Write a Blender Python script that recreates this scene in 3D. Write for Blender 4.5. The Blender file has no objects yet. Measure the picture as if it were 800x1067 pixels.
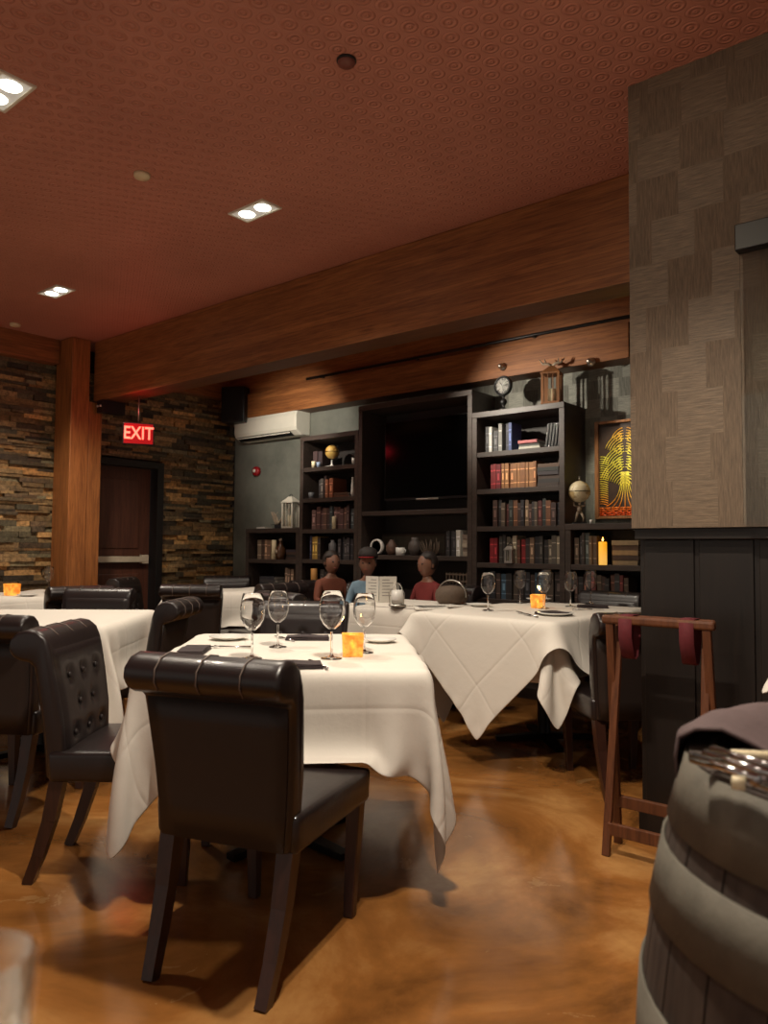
import bpy, bmesh, math, random
import numpy as np
from mathutils import Vector, Matrix
random.seed(7); np.random.seed(7)
SC = bpy.context.scene; COL = SC.collection
PI = math.pi

# ------------------------------------------------------------------ camera
RW = np.array([[0.7691719774, 0.0257992700, 0.6385167585],
               [0.6390036895, -0.0416177372, -0.7680769810],
               [0.0082171750, 0.9987028068, -0.0502511855]])   # columns: camera axes in the room
EYE = np.array([0., 0., 1.15]); FOC = 795.
def ray(x, y): return RW @ np.array([x - 400, -(y - 533.5), -FOC])
def onz(x, y, h):            # photo point on a horizontal plane of the room
    d = ray(x, y); return EYE + d * ((h - EYE[2]) / d[2])
def ony(x, y, Y):            # ... on a plane parallel to the back wall
    d = ray(x, y); return EYE + d * (Y / d[1])
def onx(x, y, X):
    d = ray(x, y); return EYE + d * (X / d[0])
cam = bpy.data.cameras.new('camera'); co = bpy.data.objects.new('camera', cam); COL.objects.link(co)
m = Matrix([list(RW[0]) + [0], list(RW[1]) + [0], list(RW[2]) + [1.15], [0, 0, 0, 1]])
co.matrix_world = m
cam.sensor_fit = 'VERTICAL'; cam.sensor_height = 24; cam.lens = FOC / 1067 * 24
cam.clip_start = .02
cam.dof.use_dof = True; cam.dof.focus_distance = 3.6; cam.dof.aperture_fstop = 3.2
SC.camera = co

# ------------------------------------------------------------------ materials
def S(c): return tuple(((v / 255) / 12.92 if v / 255 <= .04045 else ((v / 255 + .055) / 1.055) ** 2.4) for v in c) + (1,)
class N:
    def __init__(s, name):
        s.m = bpy.data.materials.new(name); s.m.use_nodes = True; s.t = s.m.node_tree
        s.b = s.t.nodes['Principled BSDF']; s.out = s.t.nodes['Material Output']
    def n(s, typ, ins={}, **kw):
        o = s.t.nodes.new('ShaderNode' + typ)
        for k, v in kw.items(): setattr(o, k, v)
        for k, v in ins.items(): s.set(o.inputs[k], v)
        return o
    def set(s, sock, v):
        if hasattr(v, 'is_output') or isinstance(v, bpy.types.NodeSocket): s.t.links.new(v, sock)
        elif isinstance(v, bpy.types.Node): s.t.links.new(v.outputs[0], sock)
        else: sock.default_value = v
    def p(s, k, v): s.set(s.b.inputs[k], v)
    def coord(s, kind='Object', scale=(1, 1, 1), rot=(0, 0, 0), loc=(0, 0, 0)):
        tc = s.n('TexCoord'); mp = s.n('Mapping', {'Scale': scale, 'Rotation': rot, 'Location': loc})
        s.t.links.new(tc.outputs[kind], mp.inputs[0]); return mp.outputs[0]
    def ma(s, op, a, b=0., c=0.):
        o = s.n('Math', operation=op); s.set(o.inputs[0], a); s.set(o.inputs[1], b)
        if op in ('MULTIPLY_ADD', 'SMOOTH_MIN'): s.set(o.inputs[2], c)
        return o.outputs[0]
    def noise(s, vec, scale=5., detail=4., rough=.6, dist=0.):
        return s.n('TexNoise', {'Vector': vec, 'Scale': scale, 'Detail': detail, 'Roughness': rough, 'Distortion': dist}).outputs[0]
    def ramp(s, f, stops):
        r = s.n('ValToRGB'); s.set(r.inputs[0], f); e = r.color_ramp.elements
        while len(e) < len(stops): e.new(.5)
        for i, (p, c) in enumerate(stops): e[i].position = p; e[i].color = c if len(c) == 4 else S(c)
        return r.outputs[0]
    def mix(s, f, a, b, mode='MIX'):
        o = s.n('Mix', data_type='RGBA', blend_type=mode); s.set(o.inputs[0], f); s.set(o.inputs[6], a); s.set(o.inputs[7], b)
        return o.outputs[2]
    def bump(s, h, strength=.3, dist=.01):
        b = s.n('Bump', {'Height': h, 'Strength': strength, 'Distance': dist}); s.p('Normal', b.outputs[0]); return b
def plain(name, c, rough=.5, metal=0., var=.12, scale=12., bump=0., spec=.5, coat=0.):
    a = N(name); v = a.coord()
    f = a.noise(v, scale, 5)
    c1 = S(c); lo = tuple(x * (1 - var) for x in c1[:3]) + (1,); hi = tuple(min(1, x * (1 + var)) for x in c1[:3]) + (1,)
    a.p('Base Color', a.ramp(f, [(.3, lo), (.7, hi)])); a.p('Roughness', rough); a.p('Metallic', metal)
    a.p('Specular IOR Level', spec)
    if coat: a.p('Coat Weight', coat)
    if bump: a.bump(a.noise(v, scale * 8, 3), bump, .004)
    return a.m
def wood(name, dark, light, axis='X', rough=.45, scale=1., lam=0., bump=.15):
    a = N(name); st = {'X': (.6, 9, 9), 'Y': (9, .6, 9), 'Z': (9, 9, .6)}[axis]
    v = a.coord(scale=tuple(k * scale for k in st))
    f = a.noise(v, 2.2, 8, .65, 1.2); g = a.noise(v, 9, 4, .6, .3)
    h = a.ma('MULTIPLY_ADD', g, .45, a.ma('MULTIPLY', f, .6))
    c = a.ramp(h, [(.35, dark), (.68, light)])
    if lam:
        w = a.coord(); sp = a.n('SeparateXYZ', {0: w}); 
        k = a.ma('DIVIDE', sp.outputs[2], lam); fr = a.ma('FRACT', k); fl = a.ma('FLOOR', k)
        wn = a.n('TexWhiteNoise', {'W': fl}, noise_dimensions='1D').outputs[0]
        c = a.mix(a.ma('MULTIPLY', wn, .35), c, dark if len(dark) == 4 else S(dark))
        line = a.ma('LESS_THAN', fr, .03); c = a.mix(a.ma('MULTIPLY', line, .6), c, S((30, 14, 8)))
    a.p('Base Color', c); a.p('Roughness', rough); a.bump(h, bump, .004); return a.m
def emit(name, c, s):
    a = N(name); a.p('Base Color', S(c)); a.p('Emission Color', S(c)); a.p('Emission Strength', s); return a.m

M = {}
# floor: acid-stained concrete
a = N('stained_concrete'); v = a.coord()
f1 = a.noise(v, .9, 8, .62, 1.6); f2 = a.noise(v, 3.5, 8, .7, .8); f3 = a.noise(v, 40, 3, .6)
c = a.ramp(f1, [(.34, (100, 64, 30)), (.5, (148, 97, 48)), (.66, (182, 134, 80))])
c = a.mix(a.ramp(f2, [(.42, (0, 0, 0)), (.62, (150, 150, 150))]), c, S((118, 72, 32)))
c = a.mix(a.ma('MULTIPLY', a.ma('GREATER_THAN', f2, .64), .3), c, S((180, 146, 98)))
a.p('Base Color', c); a.p('Roughness', a.ramp(f2, [(.3, (84, 84, 84)), (.7, (120, 120, 120))]))
a.p('Coat Weight', .25); a.p('Coat Roughness', .2)
a.bump(a.ma('MULTIPLY_ADD', f3, .25, f2), .12, .01); M['floor'] = a.m
# ceiling: embossed copper-red tin, rings in staggered rows
def tin(name, lo, hi):
    a = N(name); v = a.coord(rot=(0, 0, 0)); sp = a.n('SeparateXYZ', {0: v})
    s = .085
    vy = a.ma('DIVIDE', sp.outputs[1], s * .866); row = a.ma('FLOOR', vy)
    off = a.ma('MULTIPLY', a.ma('MODULO', a.ma('ADD', row, 1000.), 2.), .5)
    fx = a.ma('SUBTRACT', a.ma('FRACT', a.ma('ADD', a.ma('DIVIDE', sp.outputs[0], s), off)), .5)
    fy = a.ma('MULTIPLY', a.ma('SUBTRACT', a.ma('FRACT', vy), .5), .866)
    d = a.ma('SQRT', a.ma('ADD', a.ma('MULTIPLY', fx, fx), a.ma('MULTIPLY', fy, fy)))
    ring = a.ma('SINE', a.ma('MULTIPLY', d, 27.))
    inside = a.ma('LESS_THAN', d, .44)
    h = a.ma('MULTIPLY', ring, inside)
    n2 = a.noise(v, 1.2, 4)
    base = a.ramp(n2, [(.3, lo), (.7, hi)])
    c = a.mix(a.ramp(h, [(.1, (92, 92, 92)), (.55, (0, 0, 0))]), base, tuple(k * .45 for k in S(lo)[:3]) + (1,))
    a.p('Base Color', c); a.p('Roughness', .5); a.p('Metallic', .15); a.bump(h, .5, .006); return a.m
M['tin'] = tin('embossed_tin', (186, 124, 106), (206, 140, 120))
# patchwork wallpaper: squares sliding from row to row, grain running across or down
def patch(name, c1, c2, c3, axis, s=.16):
    a = N(name); v = a.coord(); sp = a.n('SeparateXYZ', {0: v})
    u = a.ma('DIVIDE', sp.outputs[{'X': 0, 'Y': 1}[axis]], s); w = a.ma('DIVIDE', sp.outputs[2], s * 1.05)
    row = a.ma('FLOOR', w); uu = a.ma('ADD', u, a.ma('MULTIPLY', a.n('TexWhiteNoise', {'W': row}, noise_dimensions='1D').outputs[0], 2.)); cell = a.ma('FLOOR', uu)
    par = a.ma('MODULO', a.ma('ADD', cell, 1000.), 2.)
    cmb = a.n('CombineXYZ', {0: cell, 1: row}).outputs[0]
    rnd = a.n('TexWhiteNoise', {'Vector': cmb}, noise_dimensions='2D').outputs[0]
    gv = a.noise(a.coord(scale=(60, 60, 5)), 2.5, 3, .7); gh = a.noise(a.coord(scale=(5, 5, 60)), 2.5, 3, .7)
    g = a.n('Mix', data_type='FLOAT'); a.set(g.inputs[0], par); a.set(g.inputs[2], gv); a.set(g.inputs[3], gh); g = g.outputs[0]
    c = a.mix(par, S(c1), S(c2)); c = a.mix(a.ma('MULTIPLY', rnd, .4), c, S(c3))
    c = a.mix(.8, c, a.ramp(g, [(.3, (150, 150, 150)), (.7, (255, 255, 255))]), 'MULTIPLY')
    a.p('Base Color', c); a.p('Roughness', a.ma('MULTIPLY_ADD', par, -.12, .66)); a.p('Metallic', .1); a.bump(g, .35, .003); return a.m
M['patch'] = patch('patchwork_wallpaper', (112, 93, 74), (120, 101, 81), (112, 94, 75), 'X', .17)
M['patch_gray'] = patch('gray_patchwork_wallpaper', (122, 122, 112), (150, 150, 138), (134, 132, 122), 'X', .14)
a = N('slate_stone'); at = a.n('Attribute', attribute_name='Col'); v = a.coord()
a.p('Base Color', a.mix(.9, at.outputs[0], a.ramp(a.noise(v, 30, 6, .7), [(.3, (90, 86, 80)), (.7, (255, 250, 240))]), 'MULTIPLY'))
a.p('Roughness', .62); a.bump(a.noise(v, 45, 6, .7), .7, .008); M['stone'] = a.m
M['glulam'] = wood('glulam_timber', (104, 60, 32), (178, 116, 66), 'X', .5, lam=.045)
M['glulam_z'] = wood('timber_post', (104, 60, 30), (176, 112, 60), 'Z', .45)
M['glulam_y'] = wood('timber_ledge', (96, 52, 28), (160, 98, 54), 'Y', .5)
M['door'] = wood('door_wood', (64, 36, 26), (96, 56, 40), 'Z', .5, bump=.06)
M['black_frame'] = plain('black_frame', (26, 21, 20), .5)
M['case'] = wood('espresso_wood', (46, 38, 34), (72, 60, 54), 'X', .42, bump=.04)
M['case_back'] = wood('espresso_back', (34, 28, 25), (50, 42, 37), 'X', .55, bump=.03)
M['panel'] = wood('dark_panel', (15, 11, 9), (27, 20, 16), 'Z', .4, bump=.05)
M['leather'] = plain('brown_leather', (29, 21, 21), .36, var=.2, scale=6, bump=.12, coat=.12)
M['leather_back'] = plain('brown_leather_back', (36, 26, 22), .52, var=.12, scale=6, bump=.1)
M['stitch'] = plain('stitching', (104, 90, 82), .6)
M['leg'] = wood('dark_leg_wood', (38, 20, 14), (64, 35, 24), 'Z', .35, bump=.05)
M['napkin'] = plain('dark_napkin_cloth', (56, 46, 48), .85, bump=.2, scale=20)
M['silver'] = plain('silver_cutlery', (200, 200, 200), .18, 1.)
M['steel'] = plain('brushed_steel', (190, 186, 178), .35, 1.)
M['china'] = plain('white_china', (232, 230, 224), .2, var=.03)
M['white'] = plain('white_plastic', (226, 222, 208), .4, var=.03)
M['paper'] = plain('white_paper', (220, 216, 206), .7, var=.05)
M['black'] = plain('black_plastic', (18, 18, 20), .4)
M['darkmetal'] = plain('dark_metal', (34, 32, 32), .4, .8)
M['red'] = plain('red_plastic', (150, 20, 28), .4)
M['redstrap'] = plain('red_webbing', (88, 18, 27), .8, bump=.3, scale=60)
M['traywood'] = wood('tray_stand_wood', (66, 36, 21), (108, 64, 38), 'Z', .4)
M['barrel'] = wood('barrel_oak', (46, 36, 32), (78, 66, 58), 'Z', .65, bump=.35)
M['hoop'] = plain('barrel_hoop', (98, 93, 82), .7, .1, var=.35, scale=9, bump=.2)
M['wax'] = plain('cream_wax', (226, 212, 176), .5, var=.05)
M['screen'] = plain('tv_screen', (7, 7, 8), .12, var=.02, spec=.12)
M['cream'] = plain('cream_globe', (218, 204, 168), .4, var=.15, scale=16)
M['yellow'] = plain('yellow_globe', (206, 164, 92), .4, var=.25, scale=22)
M['wicker'] = plain('wicker', (96, 80, 66), .7, bump=.5, scale=50)
M['rustic'] = wood('rustic_lantern_wood', (92, 56, 28), (156, 104, 60), 'Z', .6)
M['antler'] = plain('antler_bone', (150, 132, 112), .6, var=.25)
M['whitewash'] = plain('whitewashed_wood', (190, 184, 170), .6, bump=.2)
M['amber'] = emit('amber_votive', (255, 186, 40), 1.6)
M['flame'] = emit('candle_flame', (255, 180, 70), 14)
M['led'] = emit('downlight_lens', (255, 246, 226), 9)
M['exit'] = emit('exit_letters', (255, 96, 76), 3.2)
a = N('exit_face'); a.p('Base Color', S((120, 10, 14))); a.p('Emission Color', S((230, 8, 22))); a.p('Emission Strength', .32); a.p('Roughness', .3); M['exitface'] = a.m
a = N('clear_glass'); a.p('Base Color', (1, 1, 1, 1)); a.p('Roughness', 0.); a.p('Transmission Weight', 1.); a.p('IOR', 1.45); M['glass'] = a.m
a = N('pane_glass'); a.p('Base Color', (.9, .94, .92, 1)); a.p('Roughness', .03); a.p('Transmission Weight', 1.); a.p('IOR', 1.45); M['pane'] = a.m
a = N('thin_glass'); tr = a.n('BsdfTransparent', {'Color': (.93, .94, .93, 1)}); gl = a.n('BsdfGlossy', {'Color': (1, 1, 1, 1), 'Roughness': .03}); lw = a.n('LayerWeight', {'Blend': .25})
mx_ = a.n('MixShader', {0: lw.outputs[1]}); a.t.links.new(tr.outputs[0], mx_.inputs[1]); a.t.links.new(gl.outputs[0], mx_.inputs[2]); a.t.links.new(mx_.outputs[0], a.out.inputs[0]); M['thinglass'] = a.m
# linen
a = N('white_linen'); v = a.coord(); w1 = a.noise(v, 6, 5, .6)
a.p('Base Color', a.ramp(w1, [(.3, (206, 200, 190)), (.7, (222, 217, 207))])); a.p('Roughness', .8); a.p('Sheen Weight', .2)
a.bump(w1, .4, .008); M['linen'] = a.m
a = N('linen_creased'); v = a.coord('UV')
sp = a.n('SeparateXYZ', {0: v}); w1 = a.noise(a.coord(), 6, 5, .6)
def crease(k):
    fr = a.ma('ABSOLUTE', a.ma('SUBTRACT', a.ma('FRACT', a.ma('MULTIPLY', k, 4.)), .5)); return a.ma('SMOOTH_MIN', fr, .03, .02)
h = a.ma('ADD', a.ma('MULTIPLY', a.ma('ADD', crease(sp.outputs[0]), crease(sp.outputs[1])), 9.), a.ma('MULTIPLY', w1, .7))
a.p('Base Color', S((216, 210, 200))); a.p('Roughness', .8); a.bump(h, .7, .007); M['linen2'] = a.m
# plaster for the grey back wall
a = N('gray_plaster'); v = a.coord(); f = a.noise(v, 3, 7, .65)
a.p('Base Color', a.ramp(f, [(.3, (98, 100, 92)), (.7, (126, 127, 117))])); a.p('Roughness', .75); a.bump(f, .3, .01); M['plaster'] = a.m
BOOKC = {}
def bookmat(c):
    if c not in BOOKC: BOOKC[c] = plain('book_cloth', c, .55, var=.15, scale=30)
    return BOOKC[c]

# ------------------------------------------------------------------ geometry
class G:
    def __init__(s): s.v = []; s.f = []; s.sm = []
    def add(s, vs, fs, smooth=False, mat=None):
        o = len(s.v)
        for p in vs:
            p = Vector(p); s.v.append(tuple(mat @ p) if mat else tuple(p))
        for f in fs: s.f.append([i + o for i in f]); s.sm.append(smooth)
        return s
    def box(s, x0, x1, y0, y1, z0, z1, mat=None):
        vs = [(x, y, z) for x in (x0, x1) for y in (y0, y1) for z in (z0, z1)]
        return s.add(vs, [(0, 1, 3, 2), (4, 6, 7, 5), (0, 4, 5, 1), (2, 3, 7, 6), (0, 2, 6, 4), (1, 5, 7, 3)], False, mat)
    def bar(s, a, b, w, h=None, w2=None):
        a = Vector(a); b = Vector(b); h = h or w; k = (w2 / w) if w2 else 1
        d = (b - a).normalized(); up = Vector((0, 0, 1)) if abs(d.z) < .9 else Vector((0, 1, 0))
        r = d.cross(up).normalized(); u = r.cross(d)
        vs = []
        for p, q in ((a, 1), (b, k)):
            for i, j in ((-1, -1), (1, -1), (1, 1), (-1, 1)): vs.append(p + r * (i * w / 2 * q) + u * (j * h / 2 * q))
        return s.add(vs, [(3, 2, 1, 0), (4, 5, 6, 7), (0, 1, 5, 4), (1, 2, 6, 5), (2, 3, 7, 6), (3, 0, 4, 7)])
    def lathe(s, prof, c=(0, 0, 0), seg=24, smooth=True, mat=None, closed=False):
        vs = []; n = len(prof)
        for r, z in prof:
            for k in range(seg):
                t = 2 * PI * k / seg; vs.append((c[0] + r * math.cos(t), c[1] + r * math.sin(t), c[2] + z))
        fs = []
        for i in range(n - 1 + (1 if closed else 0)):
            j = (i + 1) % n
            for k in range(seg):
                q = (k + 1) % seg; fs.append((i * seg + k, i * seg + q, j * seg + q, j * seg + k))
        if not closed:
            if prof[0][0] > 1e-4: fs.append(tuple(range(seg - 1, -1, -1)))
            if prof[-1][0] > 1e-4: fs.append(tuple((n - 1) * seg + k for k in range(seg)))
        return s.add(vs, fs, smooth, mat)
    def tube(s, pts, rad, seg=8, smooth=True, cap=True):
        pts = [Vector(p) for p in pts]; n = len(pts); rad = rad if isinstance(rad, (list, tuple)) else [rad] * n
        vs = []; prev = None
        for i, p in enumerate(pts):
            d = (pts[min(i + 1, n - 1)] - pts[max(i - 1, 0)]).normalized()
            if prev is None:
                up = Vector((0, 0, 1)) if abs(d.z) < .9 else Vector((1, 0, 0)); r = d.cross(up).normalized()
            else: r = (prev - d * prev.dot(d)).normalized()
            prev = r; u = d.cross(r)
            for k in range(seg):
                t = 2 * PI * k / seg; vs.append(p + r * (math.cos(t) * rad[i]) + u * (math.sin(t) * rad[i]))
        fs = [(i * seg + k, i * seg + (k + 1) % seg, (i + 1) * seg + (k + 1) % seg, (i + 1) * seg + k) for i in range(n - 1) for k in range(seg)]
        if cap: fs += [tuple(range(seg - 1, -1, -1)), tuple((n - 1) * seg + k for k in range(seg))]
        return s.add(vs, fs, smooth)
    def ball(s, c, r, seg=16, mat=None):
        r = r if isinstance(r, (tuple, list)) else (r, r, r)
        n = max(6, seg // 2); vs = []
        for i in range(n + 1):
            ph = PI * i / n
            for k in range(seg):
                t = 2 * PI * k / seg; vs.append((c[0] + r[0] * math.sin(ph) * math.cos(t), c[1] + r[1] * math.sin(ph) * math.sin(t), c[2] - r[2] * math.cos(ph)))
        fs = [(i * seg + k, i * seg + (k + 1) % seg, (i + 1) * seg + (k + 1) % seg, (i + 1) * seg + k) for i in range(n) for k in range(seg)]
        return s.add(vs, fs, True, mat)
    def prism(s, poly, x0, x1, axis='X', scale=None, smooth=False):
        """poly of 2-D points extruded along an axis"""
        n = len(poly); vs = []
        for x in (x0, x1):
            for (p, q) in poly:
                k = scale(q) if scale else 1
                vs.append({'X': (x * k, p, q), 'Y': (p, x, q), 'Z': (p, q, x)}[axis])
        fs = [tuple(range(n)), tuple(range(2 * n - 1, n - 1, -1))] + [(i, i + n, (i + 1) % n + n, (i + 1) % n) for i in range(n)]
        return s.add(vs, fs, smooth)
    def make(s, name, mat, parent=None, bevel=0., seg=2, sub=0, loc=None, rz=0., clean=True, weld=True):
        me = bpy.data.meshes.new(name); me.from_pydata([tuple(p) for p in s.v], [], s.f)
        for p, k in zip(me.polygons, s.sm): p.use_smooth = k
        if clean:
            bm = bmesh.new(); bm.from_mesh(me)
            if weld: bmesh.ops.remove_doubles(bm, verts=bm.verts, dist=1e-5)
            bmesh.ops.recalc_face_normals(bm, faces=bm.faces); bm.to_mesh(me); bm.free()
        me.materials.append(mat)
        o = bpy.data.objects.new(name, me); COL.objects.link(o)
        if bevel:
            b = o.modifiers.new('bevel', 'BEVEL'); b.width = bevel; b.segments = seg; b.limit_method = 'ANGLE'; b.angle_limit = .6
        if sub:
            b = o.modifiers.new('sub', 'SUBSURF'); b.levels = sub; b.render_levels = sub
        if parent: o.parent = parent
        if loc is not None: o.location = loc
        if rz: o.rotation_euler.z = rz
        return o
def tag(o, label, cat, group=None):
    o['label'] = label; o['category'] = cat
    if group: o['group'] = group
    return o
def thing(name, label, cat, loc=(0, 0, 0), rz=0., group=None):
    o = bpy.data.objects.new(name, None); o.empty_display_size = .1; COL.objects.link(o)
    o.location = loc; o.rotation_euler = (0, 0, rz); return tag(o, label, cat, group)
def struct(o): o['kind'] = 'structure'; return o
def kids(o): return [c for c in bpy.data.objects if c.parent == o]
def tree(o, acc=None):
    acc = [] if acc is None else acc
    return [(c, tree(c)) for c in kids(o)]
def dup(src, parts, loc, rz, label, group=None, skip=()):
    r = src.copy(); COL.objects.link(r); r.location = loc; r.rotation_euler = (0, 0, rz); r['label'] = label
    if group: r['group'] = group
    def rec(lst, par):
        for c, sub in lst:
            if c.name.split('.')[0] in skip: continue
            k = c.copy(); COL.objects.link(k); k.parent = par; rec(sub, k)
    rec(parts, r); return r
# ------------------------------------------------------------------ room shell
ZC = 3.1; XL = -7.0; YB = 5.69; CF = 5.31
g = G().box(-9, 5, -4, 7, -.1, 0); struct(g.make('floor', M['floor']))
g = G().box(-9, 5, -4, 7, ZC, ZC + .1); struct(g.make('ceiling', M['tin']))
g = G().box(XL, 3, YB, YB + .15, 0, ZC); struct(g.make('wall_back', M['plaster']))
# grey patchwork paper to the right of the tall case, up to the beam
g = G().box(-4.85, -1.25, YB - .012, YB, 1.0, 2.75); o = struct(g.make('trim_1', M['patch_gray'])); 
# left wall: backing + ledger stones with a doorway
D0, D1, DH = 3.72, 4.72, 2.05
g = G().box(XL - .3, XL - .06, -3, D0, 0, ZC).box(XL - .3, XL - .06, D1, YB + .15, 0, ZC).box(XL - .3, XL - .06, D0, D1, DH, ZC)
wl = struct(g.make('wall_left', plain('mortar', (40, 34, 30), .9)))
vs = []; fs = []; cs = []
pal = [tuple(min(255, int(v * f)) for v, f in zip(q, (1.65, 1.54, 1.34))) for q in [(104, 92, 74), (122, 108, 86), (86, 80, 70), (140, 120, 92), (74, 66, 58), (112, 100, 84), (62, 58, 54), (128, 104, 74), (92, 92, 84)]]
zz = 0.
while zz < 2.86:
    h = random.choice((.028, .034, .04, .05, .024)); y = 1.2 - random.random() * .2
    while y < YB:
        L = random.uniform(.09, .34); y1 = min(y + L, YB)
        if not (zz < DH and y1 > D0 and y < D1):
            segs = [(y, y1)]
        elif zz >= DH - .005: segs = [(y, y1)]
        else:
            segs = []
            if y < D0 - .03: segs.append((y, D0))
            if y1 > D1 + .03: segs.append((D1, y1))
        for (p, q) in segs:
            d = XL - .04 + random.random() * .045; top = zz + h - .002; t = random.uniform(-.006, .006)
            b = len(vs); vs += [(XL - .08, p, zz), (XL - .08, q - .003, zz), (XL - .08, q - .003, top), (XL - .08, p, top),
                                (d + t, p, zz), (d - t, q - .003, zz), (d - t + .003, q - .003, top), (d + t, p, top)]
            fs += [[b + 4, b + 5, b + 6, b + 7], [b, b + 4, b + 7, b + 3], [b + 1, b + 2, b + 6, b + 5], [b + 3, b + 7, b + 6, b + 2], [b, b + 1, b + 5, b + 4]]
            c = random.choice(pal); k = random.uniform(.62, 1.12); cs.append(S(tuple(min(255, u * k) for u in c)))
        y = y1
    zz += h
me = bpy.data.meshes.new('trim_2'); me.from_pydata(vs, [], fs); ca = me.color_attributes.new('Col', 'FLOAT_COLOR', 'CORNER')
arr = np.repeat(np.array(cs, dtype=np.float32), 20, axis=0).ravel(); ca.data.foreach_set('color', arr)
me.materials.append(M['stone']); o = bpy.data.objects.new('trim_2', me); COL.objects.link(o); o.parent = wl; o.name = 'stone_cladding'
# timber ledges along the top of the stone
struct(G().box(XL - .06, XL + .10, -1, 3.5, 2.87, ZC).make('trim_3', M['glulam_y'], bevel=.006))
struct(G().box(XL - .06, XL + .10, 3.96, YB, 2.84, ZC).make('trim_4', M['glulam_y'], bevel=.006))
# door
dr = G().box(XL - .13, XL - .09, D0 + .07, D1 - .09, 0.01, DH - .07).make('door_1', M['door']); struct(dr)
fr = G().box(XL - .12, XL + .03, D1 - .08, D1, 0, DH).box(XL - .12, XL + .03, D0, D0 + .07, 0, DH).box(XL - .12, XL + .03, D0 + .07, D1 - .08, DH - .07, DH)
fr.make('door_frame', M['black_frame'], dr, bevel=.004)
G().box(XL - .095, XL - .08, D0 + .2, D1 - .22, .2, .88).box(XL - .095, XL - .08, D0 + .2, D1 - .22, 1.14, 1.86).make('door_panel', M['door'], dr, bevel=.012)
g = G().box(XL - .06, XL - .035, D0 + .12, D1 - .16, 1.0, 1.06).box(XL - .09, XL - .04, D0 + .1, D0 + .18, .985, 1.075).box(XL - .09, XL - .04, D1 - .2, D1 - .12, .985, 1.075)
g.make('push_bar', plain('pale_bar', (196, 182, 160), .4), dr, bevel=.004)
# partition on the right: papered upper box over a recessed dark panelled base
PX, PY = -1.215, 3.04
g = G().box(PX, 3, PY, 4.0, 1.245, ZC); struct(g.make('wall_right', M['patch']))
g = G().box(PX, 3, PY + .09, 3.6, 0, 1.245)
for k in range(16):
    x = PX + .02 + k * .22; g.box(x, x + .2, PY + .08, PY + .092, .12, 1.2)
g.box(PX, 3, PY + .05, PY + .1, 0, .1); g.box(PX, 3, PY + .03, PY + .1, 1.2, 1.245)
struct(g.make('trim_5', M['panel'], bevel=.003))
struct(G().box(-1.2, 3, YB - .03, YB, 0, .1).box(XL + .03, -6.4, YB - .03, YB, 0, .1).make('baseboard_back', M['black_frame']))

# main beam, its post, the rear beam
BY0, BY1, BZ = 3.75, 3.97, 2.53
bm_ = thing('timber_beam', 'large glued timber ceiling beam running from the wooden post to the papered partition', 'beam', (-4, 3.86, BZ))
G().box(-6.72 + 4, PX + 4, BY0 - 3.86, BY1 - 3.86, 0, ZC - BZ - .001).make('beam', M['glulam'], bm_, bevel=.008)
po = thing('timber_post', 'square wooden post standing against the stone wall beside the door', 'post', (-6.83, 3.66, 0))
G().box(-.15, .15, -.15, .03, 0, ZC - .002).make('post', M['glulam_z'], po, bevel=.008)
G().box(-.15, .14, .036, .17, 0, BZ - .01).make('post', M['glulam_z'], po, bevel=.008)
br = G().box(-6.62, -6.52, BY0 - .02, BY1, BZ - .12, BZ - .004).make('beam_bracket', M['black'], None, bevel=.004)
tag(br, 'black steel bracket under the left end of the large timber beam', 'bracket')
for x in (-6.595, -6.545): G().ball((x, BY0 - .024, BZ - .06), .013, 8).make('bolt', M['steel'], br)
rb = thing('rear_timber_beam', 'thinner timber beam along the back wall above the bookcases', 'beam', (-4, 5.55, 2.595))
g = G().box(XL + 4.02, 1.8, -.07, .135, 0, .27); g.make('beam', M['glulam'], rb, bevel=.006)
G().box(XL + 4.02, 1.8, -.03, .135, .275, .504).make('beam', M['glulam'], rb, bevel=.006)
cd = G().tube([(-5.6, 5.47, 2.90), (-1.0, 5.47, 2.90)], .014, 8)
for x in (-5.4, -4.2, -3.0, -1.8): cd.box(x - .012, x + .012, 5.46, 5.519, 2.888, 2.912)
tag(cd.make('conduit_pipe', M['black']), 'thin dark pipe running along the rear timber beam', 'pipe')
for i, (x, y) in enumerate([(523, 383), (615, 378)]):
    p = ony(x, y, 5.47); t = thing('sprinkler_head', ['sprinkler head on the rear beam above the small clock', 'sprinkler head on the rear beam right of the antler lantern'][i], 'sprinkler', (p[0], 5.48, p[2]), group='sprinkler heads on the rear beam')
    G().lathe([(.03, .0), (.034, .006), (.02, .012), (.008, .02), (.008, .03)], mat=Matrix.Rotation(PI / 2, 4, 'X'), seg=16).make('escutcheon', M['steel'], t)
    G().ball((0, -.045, 0), .022, 12).make('nozzle', M['steel'], t)

# ceiling fixtures
def spot(loc, power, size=1.9, rad=.04, col=(1, .88, .72), blend=.6, target=None, name='ceiling_spot'):
    l = bpy.data.lights.new(name, 'SPOT'); l.energy = power; l.spot_size = size; l.spot_blend = blend; l.shadow_soft_size = rad; l.color = col
    o = bpy.data.objects.new(name, l); COL.objects.link(o); o.location = loc
    d = Vector(target) - Vector(loc) if target else Vector((0, 0, -1))
    o.rotation_euler = d.to_track_quat('-Z', 'Y').to_euler(); return o
PW = 115
fix = [((-3.343, 2.83), 'recessed twin downlight nearest the timber beam in mid ceiling', PW * 1.15),
       ((-5.60, 2.80), 'recessed twin downlight at the far left, towards the stone wall', PW * 1.5),
       ((-3.30, 1.39), 'recessed twin downlight cut off by the left edge of the photo', PW * .8),
       ((-1.03, 1.39), 'recessed twin downlight overhead, outside the photo', PW * 2.7)]
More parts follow.
